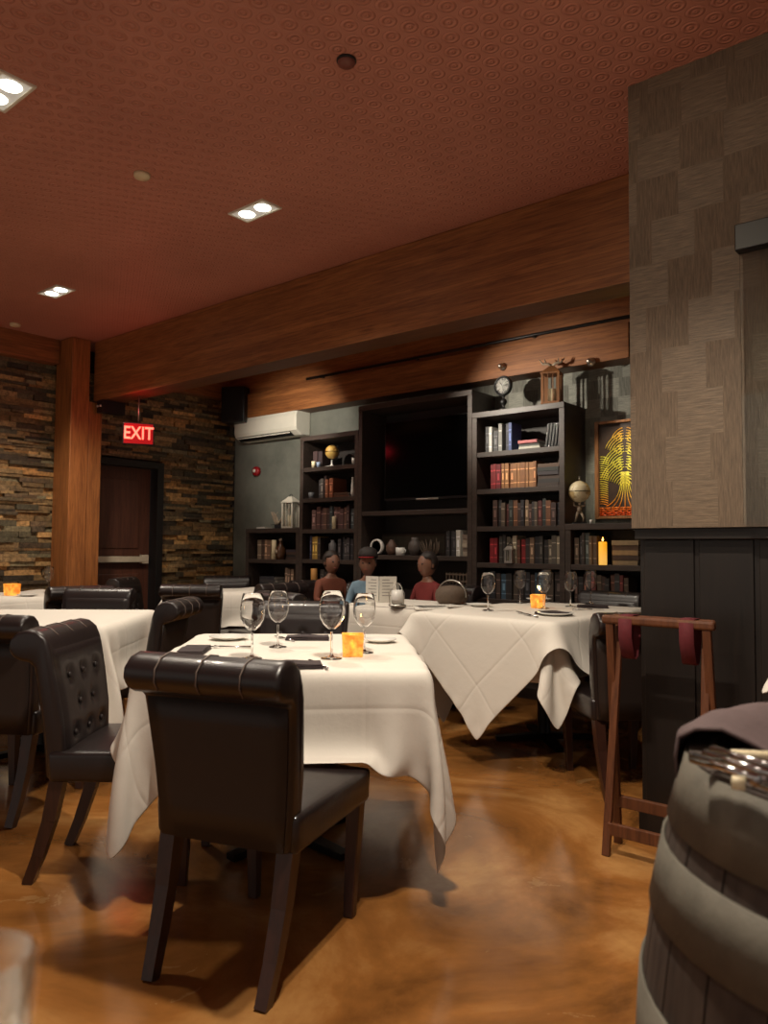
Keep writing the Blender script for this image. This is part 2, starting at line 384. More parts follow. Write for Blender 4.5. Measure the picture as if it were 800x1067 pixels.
for (x, y), lab, pw in fix:
    if 'overhead' not in lab:
        t = thing('recessed_downlight', lab, 'ceiling light', (x, y, ZC), 0, 'recessed twin downlights')
        g = G().box(-.15, .15, -.075, -.062, -.008, 0).box(-.15, .15, .062, .075, -.008, 0).box(-.15, -.137, -.062, .062, -.008, 0).box(.137, .15, -.062, .062, -.008, 0)
        g.make('trim_ring', M['white'], t)
        G().box(-.137, .137, -.062, .062, -.004, -.001).make('reflector', emit('reflector_glow', (200, 196, 184), .45), t)
        for s in (-1, 1): G().lathe([(.001, -.007), (.045, -.007), (.048, -.003)], (s * .068, 0, 0), 20).make('lamp', M['led'], t)
    for s in (-1, 1): spot((x + s * .068, y, ZC - .03), pw / 2, 2.2, .035)
# lights over the rear tables and the bookcases (behind the beam)
spot((-3.1, 4.5, ZC - .05), 50, 2.1)
spot((-5.3, 4.5, ZC - .05), 40, 2.1)
spot((-3.75, 4.08, 2.5), 110, 1.1, .03, (1, .9, .74), .8, (-2.85, 5.6, 2.2))
spot((-5.2, 4.08, 2.5), 105, 1.1, .03, (1, .92, .78), .8, (-5.75, 5.6, 2.25))
spot((-2.1, 4.6, 2.95), 150, .4, .03, (1, .9, .7), .6, (-2.33, 5.65, 1.78))
spot((-1.6, .2, 3.0), 60, 1.1, .04, (1, .84, .62), .7, (-.9, 3.0, 1.7))  # unseen spot in front of the beam, aimed at the papered partition
spot((0.0, -.5, 3.0), 22, 1.3, .2, (1, .86, .7), .8, (.55, 1.0, .8))  # unseen fill spot behind the camera, towards the barrel side
for i, (x, y, r, lab) in enumerate([(147, 182, .042, 'round cream ceiling sensor left of the mid-ceiling downlight'), (360, 63, .035, 'round dark-rimmed recessed disc at the top of the ceiling'), (15, 338, .045, 'small round disc on the ceiling near the stone wall')]):
    p = onz(x, y, ZC); t = G().lathe([(r, 0), (r, -.012), (r * .9, -.02), (.001, -.022)], (0, 0, 0), 28)
    o = t.make('ceiling_disc', M['cream'] if i != 1 else plain('copper_disc', (120, 70, 60), .4), loc=(p[0], p[1], ZC)); tag(o, lab, 'ceiling disc')
    if i == 1: G().lathe([(r * 1.0, -.001), (r * 1.14, -.001), (r * 1.14, -.007), (r, -.009)], (0, 0, 0), 28, closed=True).make('rim', M['black'], o)

# exit sign
def text(body, size, depth, mat, name, parent, loc, rot, bold=0.):
    cu = bpy.data.curves.new(name, 'FONT'); cu.body = body; cu.size = size; cu.extrude = depth; cu.align_x = 'CENTER'; cu.align_y = 'CENTER'; cu.offset = bold
    o = bpy.data.objects.new(name, cu); COL.objects.link(o); bpy.context.view_layer.update()
    me = bpy.data.meshes.new_from_object(o.evaluated_get(bpy.context.evaluated_depsgraph_get())); COL.objects.unlink(o); bpy.data.objects.remove(o)
    r = bpy.data.objects.new(name, me); me.materials.clear(); me.materials.append(mat); COL.objects.link(r); r.parent = parent; r.location = loc; r.rotation_euler = rot; return r
ex = thing('exit_sign', 'glowing red EXIT sign hanging on a rod from the timber beam above the door', 'exit sign', (-6.12, 3.86, 2.08), math.radians(62))
G().box(-.135, .135, -.02, .02, 0, .20).make('sign_box', M['black'], ex, bevel=.006)
G().box(-.126, .126, -.024, -.0205, .01, .19).make('sign_face', M['exitface'], ex)
tx = text('EXIT', .155, .003, M['exit'], 'lettering', ex, (0, -.028, .1), (PI / 2, 0, 0), .002); tx.scale = (.82, 1.05, 1)
G().tube([(0, 0, .2), (0, 0, .449)], .006, 8).make('hanging_rod', M['steel'], ex)
l = bpy.data.lights.new('exit_glow', 'POINT'); l.energy = 1.6; l.color = (1, .03, .05); l.shadow_soft_size = .06
lo = bpy.data.objects.new('exit_glow', l); COL.objects.link(lo); lo.location = (-6.0, 3.72, 2.36)

# corner speaker, AC, fire alarm
p0 = ony(236, 405, 5.42); p1 = ony(259, 440, 5.42)
sp_ = thing('wall_speaker', 'black box loudspeaker high in the corner beside the air conditioner', 'speaker', (-6.64, 5.36, 2.54), math.radians(25))
G().box(-.14, .14, -.02, .2, 0, .4).make('cabinet', M['black'], sp_, bevel=.01); G().box(-.125, .125, -.032, -.021, .02, .38).make('grille', plain('speaker_grille', (12, 12, 13), .8, bump=.6, scale=80), sp_, bevel=.006)
G().box(-.03, .03, .2, .3, .15, .25).make('bracket', M['black'], sp_)
ac = thing('air_conditioner', 'white wall-mounted split air conditioner above the low bookcase', 'air conditioner', (-6.26, YB - .001, 2.35))
prof = [(0, 0), (0, .27), (-.16, .27), (-.2, .25), (-.215, .2), (-.215, .08), (-.2, .045), (-.13, 0)]
G().prism(prof, -.50, .50).make('casing', M['white'], ac, bevel=.012, seg=3)
G().add([(-.47, -.2005, .037), (.40, -.2005, .037), (.40, -.137, -.003), (-.47, -.137, -.003)], [(0, 1, 2, 3)]).make('air_outlet', M['black'], ac)
G().box(-.46, .39, -.2, -.192, .018, .03).make('louver', M['white'], ac, bevel=.002)
p = ony(268, 492, YB); fa = thing('fire_alarm', 'small round red fire alarm on the grey wall below the air conditioner', 'fire alarm', (p[0], YB - .001, p[2]))
G().lathe([(.055, 0), (.055, .03), (.045, .045), (.001, .05)], mat=Matrix.Rotation(PI / 2, 4, 'X')).make('housing', M['red'], fa)
G().box(-.012, .022, -.062, -.049, -.015, .02).make('strobe', M['white'], fa, bevel=.004)

# glass panel with a black rail on the partition
gp = thing('glass_panel', 'tall glass panel hung from a black rail on the papered partition', 'glass panel', (-.79, PY, 1.25))
G().box(0.01, 1.2, -.03, -.02, 0, 1.03).make('pane', M['pane'], gp)
G().box(0, 1.2, -.055, -.002, 1.025, 1.125).make('rail', M['black'], gp, bevel=.004)

w = bpy.data.worlds.new('room_glow'); SC.world = w; w.use_nodes = True
w.node_tree.nodes['Background'].inputs[0].default_value = (1.0, .86, .74, 1); w.node_tree.nodes['Background'].inputs[1].default_value = .38
SC.view_settings.view_transform = 'Standard'; SC.view_settings.look = 'None'; SC.view_settings.exposure = -.06; SC.view_settings.gamma = 1
SC.view_settings.use_curve_mapping = False
# ------------------------------------------------------------------ chairs
def make_chair():
    t = thing('dining_chair', 'x', 'chair', group='rolled-back leather dining chairs')
    out = [(-.19, .36), (-.195, .42), (-.20, .55), (-.222, .68), (-.238, .76), (-.245, .80), (-.262, .84), (-.29, .862), (-.325, .868), (-.36, .858), (-.385, .832), (-.388, .80), (-.37, .775), (-.345, .762), (-.315, .758), (-.298, .74), (-.288, .68), (-.27, .55), (-.262, .45), (-.258, .355)]
    W = .238; wz = lambda z: .86 + .14 * min(1, max(0, (z - .36) / .40))
    g = G(); nx = 14; n = len(out)
    vs = []
    for i in range(nx + 1):
        s = -1 + 2 * i / nx; e = 1 - .5 * max(0, abs(s) - .86) / .14 * .45
        cy = sum(p[0] for p in out) / n
        for (y, z) in out: vs.append((W * s * wz(z), y, z))
    fs = [(i * n + k, i * n + (k + 1) % n, (i + 1) * n + (k + 1) % n, (i + 1) * n + k) for i in range(nx) for k in range(n)]
    fs += [tuple(range(n - 1, -1, -1)), tuple(nx * n + k for k in range(n))]
    g.add(vs, fs, True); b = g.make('backrest', M['leather'], t, bevel=.014, seg=3)
    # plain outer back panel set under the roll
    pb = G(); pts = [(-.301, .745), (-.294, .68), (-.276, .55), (-.268, .45), (-.264, .362)]
    vs = []
    for i in range(9):
        s = -1 + 2 * i / 8
        for (y, z) in pts: vs.append((W * .93 * s * wz(z), y - .003 * (1 - s ** 4), z))
    pb.add(vs, [(i * 5 + k, i * 5 + k + 1, (i + 1) * 5 + k + 1, (i + 1) * 5 + k) for i in range(8) for k in range(4)], True)
    o = pb.make('back_panel', M['leather_back'], t); sm = o.modifiers.new('s', 'SOLIDIFY'); sm.thickness = .006
    # tufted inner pad
    btn = [(x, z) for z, xs in ((.70, (-.12, 0, .12)), (.60, (-.06, .06)), (.50, (-.12, 0, .12))) for x in xs]
    fy = lambda z: np.interp(z, [.44, .55, .68, .76, .80], [-.196, -.20, -.222, -.238, -.246])
    P = G(); NX, NZ = 30, 26; vs = []
    for i in range(NX + 1):
        for k in range(NZ + 1):
            x = (-1 + 2 * i / NX) * W * .93; z = .445 + (.80 - .445) * k / NZ; x *= wz(z)
            d = .011
            for (bx, bz) in btn: d -= .02 * math.exp(-((x - bx) ** 2 + (z - bz) ** 2) / .0005)
            e = min(1, (W * .93 * wz(z) - abs(x)) / .02, (z - .445) / .02, (.80 - z) / .02); d *= max(0, e) ** .5
            vs.append((x, float(fy(z)) + d, z))
    P.add(vs, [(i * (NZ + 1) + k, i * (NZ + 1) + k + 1, (i + 1) * (NZ + 1) + k + 1, (i + 1) * (NZ + 1) + k) for i in range(NX) for k in range(NZ)], True)
    P.make('tufted_pad', M['leather'], t)
    for (bx, bz) in btn: G().ball((bx, float(fy(bz)) + .006, bz), (.011, .006, .011), 10).make('button', M['leather'], t)
    for x in (-.13, 0.0, .13):
        G().tube([(x * wz(z), y + .0, z) for (y, z) in [(-.262, .8415), (-.29, .8635), (-.325, .8695), (-.361, .8595), (-.3862, .833), (-.3895, .80), (-.371, .7745)]], .0022, 6).make('seam', M['stitch'], t)
    # seat: box cushion with a soft crown
    g = G(); NX = 12; vs = []
    for i in range(NX + 1):
        for k in range(NX + 1):
            s, q = -1 + 2 * i / NX, -1 + 2 * k / NX
            cr = .016 * (1 - s * s) * (1 - q * q)
            vs.append((s * .225, -.0 + q * .25, .455 + cr))
    top = len(vs); idx = lambda i, k: i * (NX + 1) + k
    fs = [(idx(i, k), idx(i + 1, k), idx(i + 1, k + 1), idx(i, k + 1)) for i in range(NX) for k in range(NX)]
    ring = [(i, 0) for i in range(NX)] + [(NX, k) for k in range(NX)] + [(i, NX) for i in range(NX, 0, -1)] + [(0, k) for k in range(NX, 0, -1)]
    for (i, k) in ring: x, y, z = vs[idx(i, k)]; vs.append((x * .985, y * .985, .352))
    m_ = len(ring)
    for j in range(m_): fs.append((idx(*ring[j]), idx(*ring[(j + 1) % m_]), top + (j + 1) % m_, top + j))
    fs.append(tuple(top + j for j in range(m_)))
    g.add(vs, fs, True); g.make('seat', M['leather'], t, bevel=.016, seg=3)
    for s in (-1, 1):
        G().bar((s * .185, .215, .356), (s * .172, .205, 0), .048, .048, .032).make('leg', M['leg'], t, bevel=.004)
        q = G(); pts = [(s * .185, -.222, .356), (s * .182, -.248, .22), (s * .178, -.284, .10), (s * .172, -.322, 0)]
        for w, (a_, b_) in zip((.048, .043, .038), zip(pts, pts[1:])): q.bar(a_, b_, w, w, w - .004)
        q.make('leg', M['leg'], t)
    return t
CH = make_chair(); CHP = tree(CH); used = [False]
CHAIRS = []
def chair(x, y, fx, fy, label):
    """seat centre and the way the sitter would face"""
    rz = math.atan2(-fx, fy); CHAIRS.append((x, y, rz))
    if not used[0]:
        used[0] = True; CH.location = (x, y, 0); CH.rotation_euler = (0, 0, rz); CH['label'] = label; return CH
    return dup(CH, CHP, (x, y, 0), rz, label)
# table axes: tables near the camera stand at this angle in the room
A1 = Vector((.735, .678)); A2 = Vector((-.678, .735))
chair(-1.745, 1.575, -.31, .95, 'dark brown leather chair in the foreground with its plain back to the camera')
chair(-2.50, 1.62, .77, .64, 'brown tufted leather chair seen from the side at the left end of the near table')
chair(-3.52, 1.66, -.52, .85, 'brown leather chair cut off by the left edge of the photo, its back towards us')
chair(-3.87, 2.38, -.8, -.6, 'brown leather chair between the near table and the left table, rolled top leaning right')
chair(-2.80, 2.69, .62, -.78, 'black tufted leather chair behind the near table, facing us')
chair(-3.71, 3.76, .15, 1, 'dark leather chair behind the tufted one, turned towards the rear table with menus')
chair(-4.78, 2.62, .62, -.78, 'dark leather chair on the far side of the left table, facing us')
chair(-5.62, 2.95, -1, .15, 'dark leather chair with its back to us in front of the far-left table')
chair(-5.22, 3.90, -.66, .75, 'dark leather chair with broad back in front of the small white table by the wall')
chair(-6.12, 4.86, .7, -.7, 'dark leather chair behind the small white table, only its top edge showing')
chair(-5.02, 4.37, -.99, .1, 'dark leather chair with rolled top right of the small white table')
chair(-6.3, 4.2, .8, .55, 'dark leather chair seen edge-on in front of the exit door')
chair(-1.58, 3.74, -.72, .7, 'dark shaded chair at the near right corner of the right-hand table')
chair(-2.25, 4.90, -.05, -1, 'dark chair behind the right-hand table, in front of the low bookcase')

# ------------------------------------------------------------------ tables and cloths (real draped cloth, relaxed step by step)
def drape(size, step, top, half, ang, off, crot, boxes, z0, seed=1, iters=380, thick=.004):
    """a cloth let fall on a table box. size=(w,l) of the cloth, half = half size of the table in its own axes, crot = turn of the cloth"""
    nx = int(size[0] / step) + 1; ny = int(size[1] / step) + 1
    u = np.linspace(-size[0] / 2, size[0] / 2, nx); v = np.linspace(-size[1] / 2, size[1] / 2, ny)
    dx, dy = u[1] - u[0], v[1] - v[0]
    U, V = np.meshgrid(u, v, indexing='ij'); c, s = math.cos(crot), math.sin(crot)
    P = np.stack([U * c - V * s + off[0], U * s + V * c + off[1], np.full_like(U, top + thick)], -1)
    rs = np.random.RandomState(seed); P[..., 2] += rs.rand(nx, ny) * .004; Q = P.copy()
    hx, hy = half
    B = [(0, 0, 0, hx + thick, hy + thick, top + thick)] + [(bx, by, ba, bw, bl, bh) for (bx, by, ba, bw, bl, bh) in boxes]
    def con(A, Bv, L, k):
        d = Bv - A; n = np.linalg.norm(d, axis=-1, keepdims=True) + 1e-9; c_ = d * ((n - L) / n * .5 * k); return c_
    dg = math.hypot(dx, dy)
    for it in range(iters):
        vel = (P - Q) * .96; Q = P.copy(); P = P + vel; P[..., 2] -= .0012 if it < iters * .72 else .0008
        for k in range(22):
            for ax, L in ((0, dx), (1, dy)):
                n = P.shape[ax]
                for par in (0, 1):
                    i0 = np.arange(par, n - 1, 2)
                    if ax == 0: cc = con(P[i0], P[i0 + 1], L, 1.); P[i0] += cc; P[i0 + 1] -= cc
                    else: cc = con(P[:, i0], P[:, i0 + 1], L, 1.); P[:, i0] += cc; P[:, i0 + 1] -= cc
            if k % 4 == 0:
                for (a0, b0) in (((slice(0, -1), slice(0, -1)), (slice(1, None), slice(1, None))), ((slice(0, -1), slice(1, None)), (slice(1, None), slice(0, -1)))):
                    cc = con(P[a0], P[b0], dg, .05); P[a0] += cc; P[b0] -= cc
                for st in (2, 4):
                    d = P[2 * st // 2 * 1:] if False else None
                    for ax, L in ((0, dx * st), (1, dy * st)):
                        if ax == 0: A_, B_ = P[:-st], P[st:]
                        else: A_, B_ = P[:, :-st], P[:, st:]
                        d = B_ - A_; nn = np.linalg.norm(d, axis=-1, keepdims=True) + 1e-9
                        cc = d * (np.minimum(nn - L, 0) / nn * .5 * .012)
                        if ax == 0: P[:-st] += cc; P[st:] -= cc
                        else: P[:, :-st] += cc; P[:, st:] -= cc
            for (bx, by, ba, bw, bl, bh) in B:
                ca_, sa_ = math.cos(ba), math.sin(ba); X = P[..., 0] - bx; Y = P[..., 1] - by
                lx = X * ca_ + Y * sa_; ly = -X * sa_ + Y * ca_; z = P[..., 2]
                ins = (np.abs(lx) < bw) & (np.abs(ly) < bl) & (z < bh)
                pz = bh - z; pxx = bw - np.abs(lx); pyy = bl - np.abs(ly)
                m1 = ins & (pz <= pxx + .004) & (pz <= pyy + .004); P[..., 2][m1] = bh
                m2 = ins & ~m1 & (pxx <= pyy); m3 = ins & ~m1 & ~m2
                lx = np.where(m2, np.sign(lx) * bw, lx); ly = np.where(m3, np.sign(ly) * bl, ly)
                mm = m2 | m3
                P[..., 0][mm] = (bx + lx * ca_ - ly * sa_)[mm]; P[..., 1][mm] = (by + lx * sa_ + ly * ca_)[mm]
                top_touch = m1
                Q[top_touch] = Q[top_touch] * .35 + P[top_touch] * .65
        P[..., 2] = np.maximum(P[..., 2], .01)
    return P
def cloth(name, P, loc, rz, mat, label, group):
    nx, ny = P.shape[:2]
    me = bpy.data.meshes.new(name)
    me.from_pydata([tuple(p) for p in P.reshape(-1, 3)], [], [(i * ny + k, (i + 1) * ny + k, (i + 1) * ny + k + 1, i * ny + k + 1) for i in range(nx - 1) for k in range(ny - 1)])
    uv = me.uv_layers.new(name='UVMap')
    li = np.zeros(len(me.loops), dtype=np.int32); me.loops.foreach_get('vertex_index', li)
    q = np.stack([(li // ny) / (nx - 1), (li % ny) / (ny - 1)], -1).astype(np.float32); uv.data.foreach_set('uv', q.ravel())
    me.polygons.foreach_set('use_smooth', [True] * len(me.polygons)); me.materials.append(mat)
    o = bpy.data.objects.new(name, me); COL.objects.link(o); o.location = loc; o.rotation_euler.z = rz
    s = o.modifiers.new('s', 'SOLIDIFY'); s.thickness = .0025; s.offset = 1
    b = o.modifiers.new('u', 'SUBSURF'); b.levels = 1; b.render_levels = 1
    return tag(o, label, 'tablecloth', group)
def table(c, ang, w, l, h, label):
    t = thing('dining_table', label, 'table', (c[0], c[1], 0), ang, 'square dining tables')
    G().box(-w / 2 + .016, w / 2 - .016, -l / 2 + .016, l / 2 - .016, h - .035, h - .003).make('tabletop', M['leg'], t, bevel=.006)
    G().lathe([(.045, .03), (.04, .05), (.036, h - .07), (.09, h - .036)], seg=20).make('pedestal', M['darkmetal'], t)
    g = G()
    for k in range(4):
        a_ = PI / 4 + k * PI / 2; g.bar((0, 0, .035), (.3 * math.cos(a_), .3 * math.sin(a_), .018), .07, .035, .05)
    g.make('base', M['darkmetal'], t, bevel=.003); return t
def local_boxes(c, ang, only=None):
    r = []
    for (x, y, rz) in CHAIRS:
        dx_, dy_ = x - c[0], y - c[1]
        if math.hypot(dx_, dy_) > 1.35: continue
        ca_, sa_ = math.cos(-ang), math.sin(-ang)
        r.append((dx_ * ca_ - dy_ * sa_, dx_ * sa_ + dy_ * ca_, rz - ang, .235, .262, .478))
    return r
T = dict(near=((-2.24, 2.14), 0.7435, .98, 1.12, .745), left=((-4.25, 2.12), .7435, 1.0, 1.1, .75), far=((-6.36, 2.95), 0., .85, .85, .75),
         wall=((-5.70, 4.47), .7435, .8, .8, .755), menu=((-3.40, 4.45), 0., .82, .72, .755), right=((-2.25, 4.24), 0., .84, 1.4, .78))
LAB = dict(near='square pedestal table under the white cloth in the foreground', left='pedestal table under the white cloth behind the left foreground chair',
           far='pedestal table under the white cloth at the far left by the stone wall', wall='small pedestal table under white cloth in front of the grey wall corner',
           menu='pedestal table under white cloth holding the white menus', right='long pedestal table under the white cloths beside the partition')
CL = dict(near=(.31, .026, 3, (.03, -.02), 'white cloth on the near table with a long pointed corner hanging at its right'),
          left=(.33, .035, 0, (0, 0), 'white cloth on the left table behind the side-on chair'),
          far=(.2, .05, 0, (0, 0), 'white cloth on the far-left table holding one candle and one wine glass'),
          wall=(.3, .05, 0, (0, 0), 'white cloth on the small bare table in front of the grey wall corner'),
          menu=(.28, .045, 0, (0, 0), 'white cloth on the rear table with menus and a wicker basket'),
          right=(.30, .035, 0, (0, 0), 'white square cloth on the right-hand table, under the pointed top cloth'))
for k, (c, ang, w, l, h) in T.items():
    table(c, ang, w, l, h, LAB[k])
    d, st, rot, off, lab = CL[k]
    bx = local_boxes(c, ang)
    P = drape((w + 2 * d, l + 2 * d), st, h, (w / 2, l / 2), 0, off, math.radians(rot), bx, 0, seed=3)
    cloth('tablecloth', P, (c[0], c[1], 0), ang, M['linen2'], lab, 'white linen tablecloths')
c, ang, w, l, h = T['right']
P = drape((1.52, 1.52), .035, h + .007, (w / 2 + .05, l / 2 + .05), 0, (0, -.28), PI / 4, [(b[0], b[1], b[2], b[3] + .014, b[4] + .014, b[5] + .014) for b in local_boxes(c, ang)], 0, seed=5)
cloth('top_cloth', P, (c[0], c[1], 0), ang, M['linen2'], 'creased white top cloth with a point hanging down the front of the right table', 'white linen tablecloths')
TH = {k: v[4] + .0075 for k, v in T.items()}; TH['right'] = T['right'][4] + .015

# wine glasses
def make_glass():
    t = thing('wine_glass', 'x', 'wine glass', group='empty stemmed wine glasses')
    o = [(.001, 0), (.034, 0), (.036, .002), (.03, .004), (.008, .008), (.004, .02), (.0036, .06), (.004, .088), (.012, .098), (.028, .112), (.04, .135), (.0435, .16), (.041, .19), (.034, .222), (.0328, .2235),
         (.0322, .222), (.0402, .19), (.0427, .16), (.0392, .136), (.0272, .113), (.0115, .0995), (.001, .098)]
    G().lathe([p for p in o[12 - 4:]], seg=28).make('bowl', M['glass'], t)
    G().lathe(o[:8] + [(.004, .0885), (.001, .0885)], seg=20).make('stem', M['glass'], t); return t
GL = make_glass(); GLP = tree(GL); gu = [0]
def glass(px, py, key, label, s=1.):
    p = onz(px, py, TH[key]); loc = (p[0], p[1], TH[key])
    if not gu[0]: gu[0] = 1; GL.location = loc; GL['label'] = label; o = GL
    else: o = dup(GL, GLP, loc, 0, label)
    o.scale = (s, s, s); return o
glass(262, 687, 'near', 'empty wine glass at the left front of the near table', 1.05)
glass(289, 675, 'near', 'empty wine glass second from the left on the near table', 1.02)
glass(345, 687, 'near', 'empty wine glass on the near table just left of the amber candle', 1.1)
glass(379, 681, 'near', 'empty wine glass on the near table just right of the amber candle', 1.02)
RG = [(508, 637, 'leftmost wine glass on the right-hand table'), (536, 629, 'second wine glass from the left on the right-hand table'), (566, 635, 'wine glass beside the candle on the right-hand table'),
      (574, 627, 'wine glass just behind the candle on the right-hand table'), (594, 633, 'second wine glass from the right on the right-hand table'), (624, 629, 'rightmost wine glass on the right-hand table')]
def inT(key, p, mg=.06):
    c, ang, w, l, h = T[key]; dx, dy = p[0] - c[0], p[1] - c[1]; ca, sa = math.cos(-ang), math.sin(-ang)
    x, y = dx * ca - dy * sa, dx * sa + dy * ca; x = max(-w / 2 + mg, min(w / 2 - mg, x)); y = max(-l / 2 + mg, min(l / 2 - mg, y))
    ca, sa = math.cos(ang), math.sin(ang); return (c[0] + x * ca - y * sa, c[1] + x * sa + y * ca, TH[key])
for x, y, lab in RG:
    o = glass(x, y, 'right', lab); q = inT('right', onz(x, y, TH['right'])); o.location = q
o = glass(50, 620, 'far', 'lone wine glass on the far-left table'); o.location = inT('far', onz(50, 618, TH['far']))

# amber square votives
def votive(loc, rz, label, s=1.):
    t = thing('candle_holder', label, 'candle holder', loc, rz, 'amber glass candle holders')
    a_ = .037
    def ring(k, z): return [(-k, -k, z), (k, -k, z), (k, k, z), (-k, k, z)]
    vs = ring(a_, 0) + ring(a_ + .004, .082) + ring(a_, .082) + ring(a_ - .006, .008)
    fs = [(3, 2, 1, 0)]
    for b in range(3): fs += [(b * 4 + i, b * 4 + (i + 1) % 4, b * 4 + 4 + (i + 1) % 4, b * 4 + 4 + i) for i in range(4)]
    fs.append((12, 13, 14, 15))
    G().add(vs, fs).make('glass_cup', M['votive'], t, bevel=.002)
    G().lathe([(.02, .009), (.02, .026), (.001, .026)], seg=16).make('tea_light', M['wax'], t)
    G().lathe([(.001, .026), (.006, .034), (.004, .045), (.001, .054)], seg=10).make('flame', M['flame'], t)
    t.scale = (s, s, s)
    l = bpy.data.lights.new('candle_glow', 'POINT'); l.energy = .35; l.color = (1, .62, .2); l.shadow_soft_size = .015
    o = bpy.data.objects.new('candle_glow', l); COL.objects.link(o); o.location = (loc[0], loc[1], loc[2] + .12)
a = N('amber_glass'); v = a.coord()
f = a.noise(v, 38, 4, .6); a.p('Base Color', S((200, 130, 40))); a.p('Roughness', .3); a.p('Transmission Weight', .5)
a.p('Emission Color', a.ramp(f, [(.35, (150, 80, 10)), (.65, (255, 200, 90))])); a.p('Emission Strength', .75); M['votive'] = a.m
votive(inT('near', onz(367, 684, TH['near'])), .75, 'square amber glass candle holder glowing on the near table')
votive(inT('right', onz(560, 634, TH['right'])), .3, 'square amber glass candle holder glowing on the right-hand table')
votive(inT('far', onz(12, 621, TH['far'])), .2, 'square amber glass candle holder on the far-left table', 1.15)
G_ = None
# napkins, cutlery, plates
def napkin(loc, rz, label, w=.19, l=.10):
    g = G(); n = 8
    for layer in range(3):
        vs = []
        for i in range(n + 1):
            for k in range(5):
                x = -w / 2 + w * i / n; y = -l / 2 + l * k / 4; z = .004 + layer * .006 + .002 * math.sin(x * 40 + layer)
                vs.append((x * (1 - .02 * layer), y * (1 - .03 * layer), z))
        o = len(vs); vs2 = [(x, y, z - .0045) for (x, y, z) in vs]
        fs = [(i * 5 + k, (i + 1) * 5 + k, (i + 1) * 5 + k + 1, i * 5 + k + 1) for i in range(n) for k in range(4)]
        fs += [tuple(q + o for q in reversed(f)) for f in fs]
        rim = [i * 5 for i in range(n + 1)] + [n * 5 + k for k in range(1, 5)] + [i * 5 + 4 for i in range(n - 1, -1, -1)] + [k for k in range(3, 0, -1)]
        fs += [(rim[j], rim[j] + o, rim[(j + 1) % len(rim)] + o, rim[(j + 1) % len(rim)]) for j in range(len(rim))]
        g.add(vs + vs2, fs, False)
    o = g.make('napkin', M['napkin'], loc=(loc[0], loc[1], loc[2] + .001), rz=rz, bevel=.001); return tag(o, label, 'napkin', 'folded dark napkins')
def fork(loc, rz, label, kind='fork', L=.2):
    t = thing(kind, label, kind, (loc[0], loc[1], loc[2] + .002), rz, 'silver cutlery on the tables')
    g = G().tube([(0, -L / 2, .003), (0, -.02, .004), (0, .03, .005)], [.005, .003, .0035], 8).make('handle', M['silver'], t)
    g = G()
    if kind == 'fork':
        g.bar((0, .03, .005), (0, .05, .004), .006, .0025, .022)
        for k in (-1.5, -.5, .5, 1.5): g.bar((k * .006, .05, .004), (k * .006, L / 2, .007), .0028, .002)
        g.make('tines', M['silver'], t)
    else:
        g.prism([(-.008, .03), (.008, .03), (.009, .07), (.004, L / 2 + .01), (-.006, L / 2)], .002, .0045, 'Z'); g.make('blade', M['silver'], t)
    return t
def plate(loc, r, label, name='plate', mat=None):
    o = G().lathe([(.001, 0), (r * .55, 0), (r * .6, .003), (r * .97, .013), (r, .016), (r * .97, .017), (r * .62, .007), (.001, .005)], seg=36).make(name, mat or M['china'], loc=loc)
    return tag(o, label, 'plate', 'white plates')
def at(key, x, y): return inT(key, onz(x, y, TH[key]), .02)
V = .7435
napkin(at('near', 202, 680), V + PI / 2, 'folded dark napkin at the left front of the near table')
napkin(at('near', 320, 667), V, 'folded dark napkin at the far side of the near table')
napkin(at('near', 306, 696), V + .1, 'folded dark napkin nearest us on the near table')
fork(at('near', 331, 694), V + .35, 'silver knife right of the nearest napkin on the near table', 'knife')
fork(at('near', 296, 667), V + .5, 'silver knife left of the far napkin on the near table', 'knife')
fork(at('near', 236, 676), V + PI / 2, 'silver fork beside the plate on the near table', 'fork')
plate(at('near', 238, 667), .085, 'small white plate at the far left corner of the near table')
plate(at('near', 396, 670), .07, 'small dish behind the candle at the right edge of the near table', mat=M['china'])
napkin(at('right', 576, 641), .2, 'dark napkin folded on the plate at the front of the right-hand table')
plate(at('right', 578, 642), .10, 'white plate under a dark napkin on the right-hand table')
napkin(at('right', 617, 634), .5, 'dark napkin at the right edge of the right-hand table')
fork(at('right', 545, 641), .9, 'silver fork left of the plate on the right-hand table', 'fork')
fork(at('right', 552, 643), .9, 'second silver fork, closer to the plate on the right-hand table', 'fork')
fork(at('right', 612, 637), -.6, 'silver knife beside the right-edge napkin on the right-hand table', 'knife')
plate(at('right', 490, 632), .08, 'white plate at the left side of the right-hand table')
plate(at('right', 556, 622), .09, 'white plate at the far side of the right-hand table')
plate(at('far', 28, 622), .08, 'white plate between candle and glass on the far-left table')
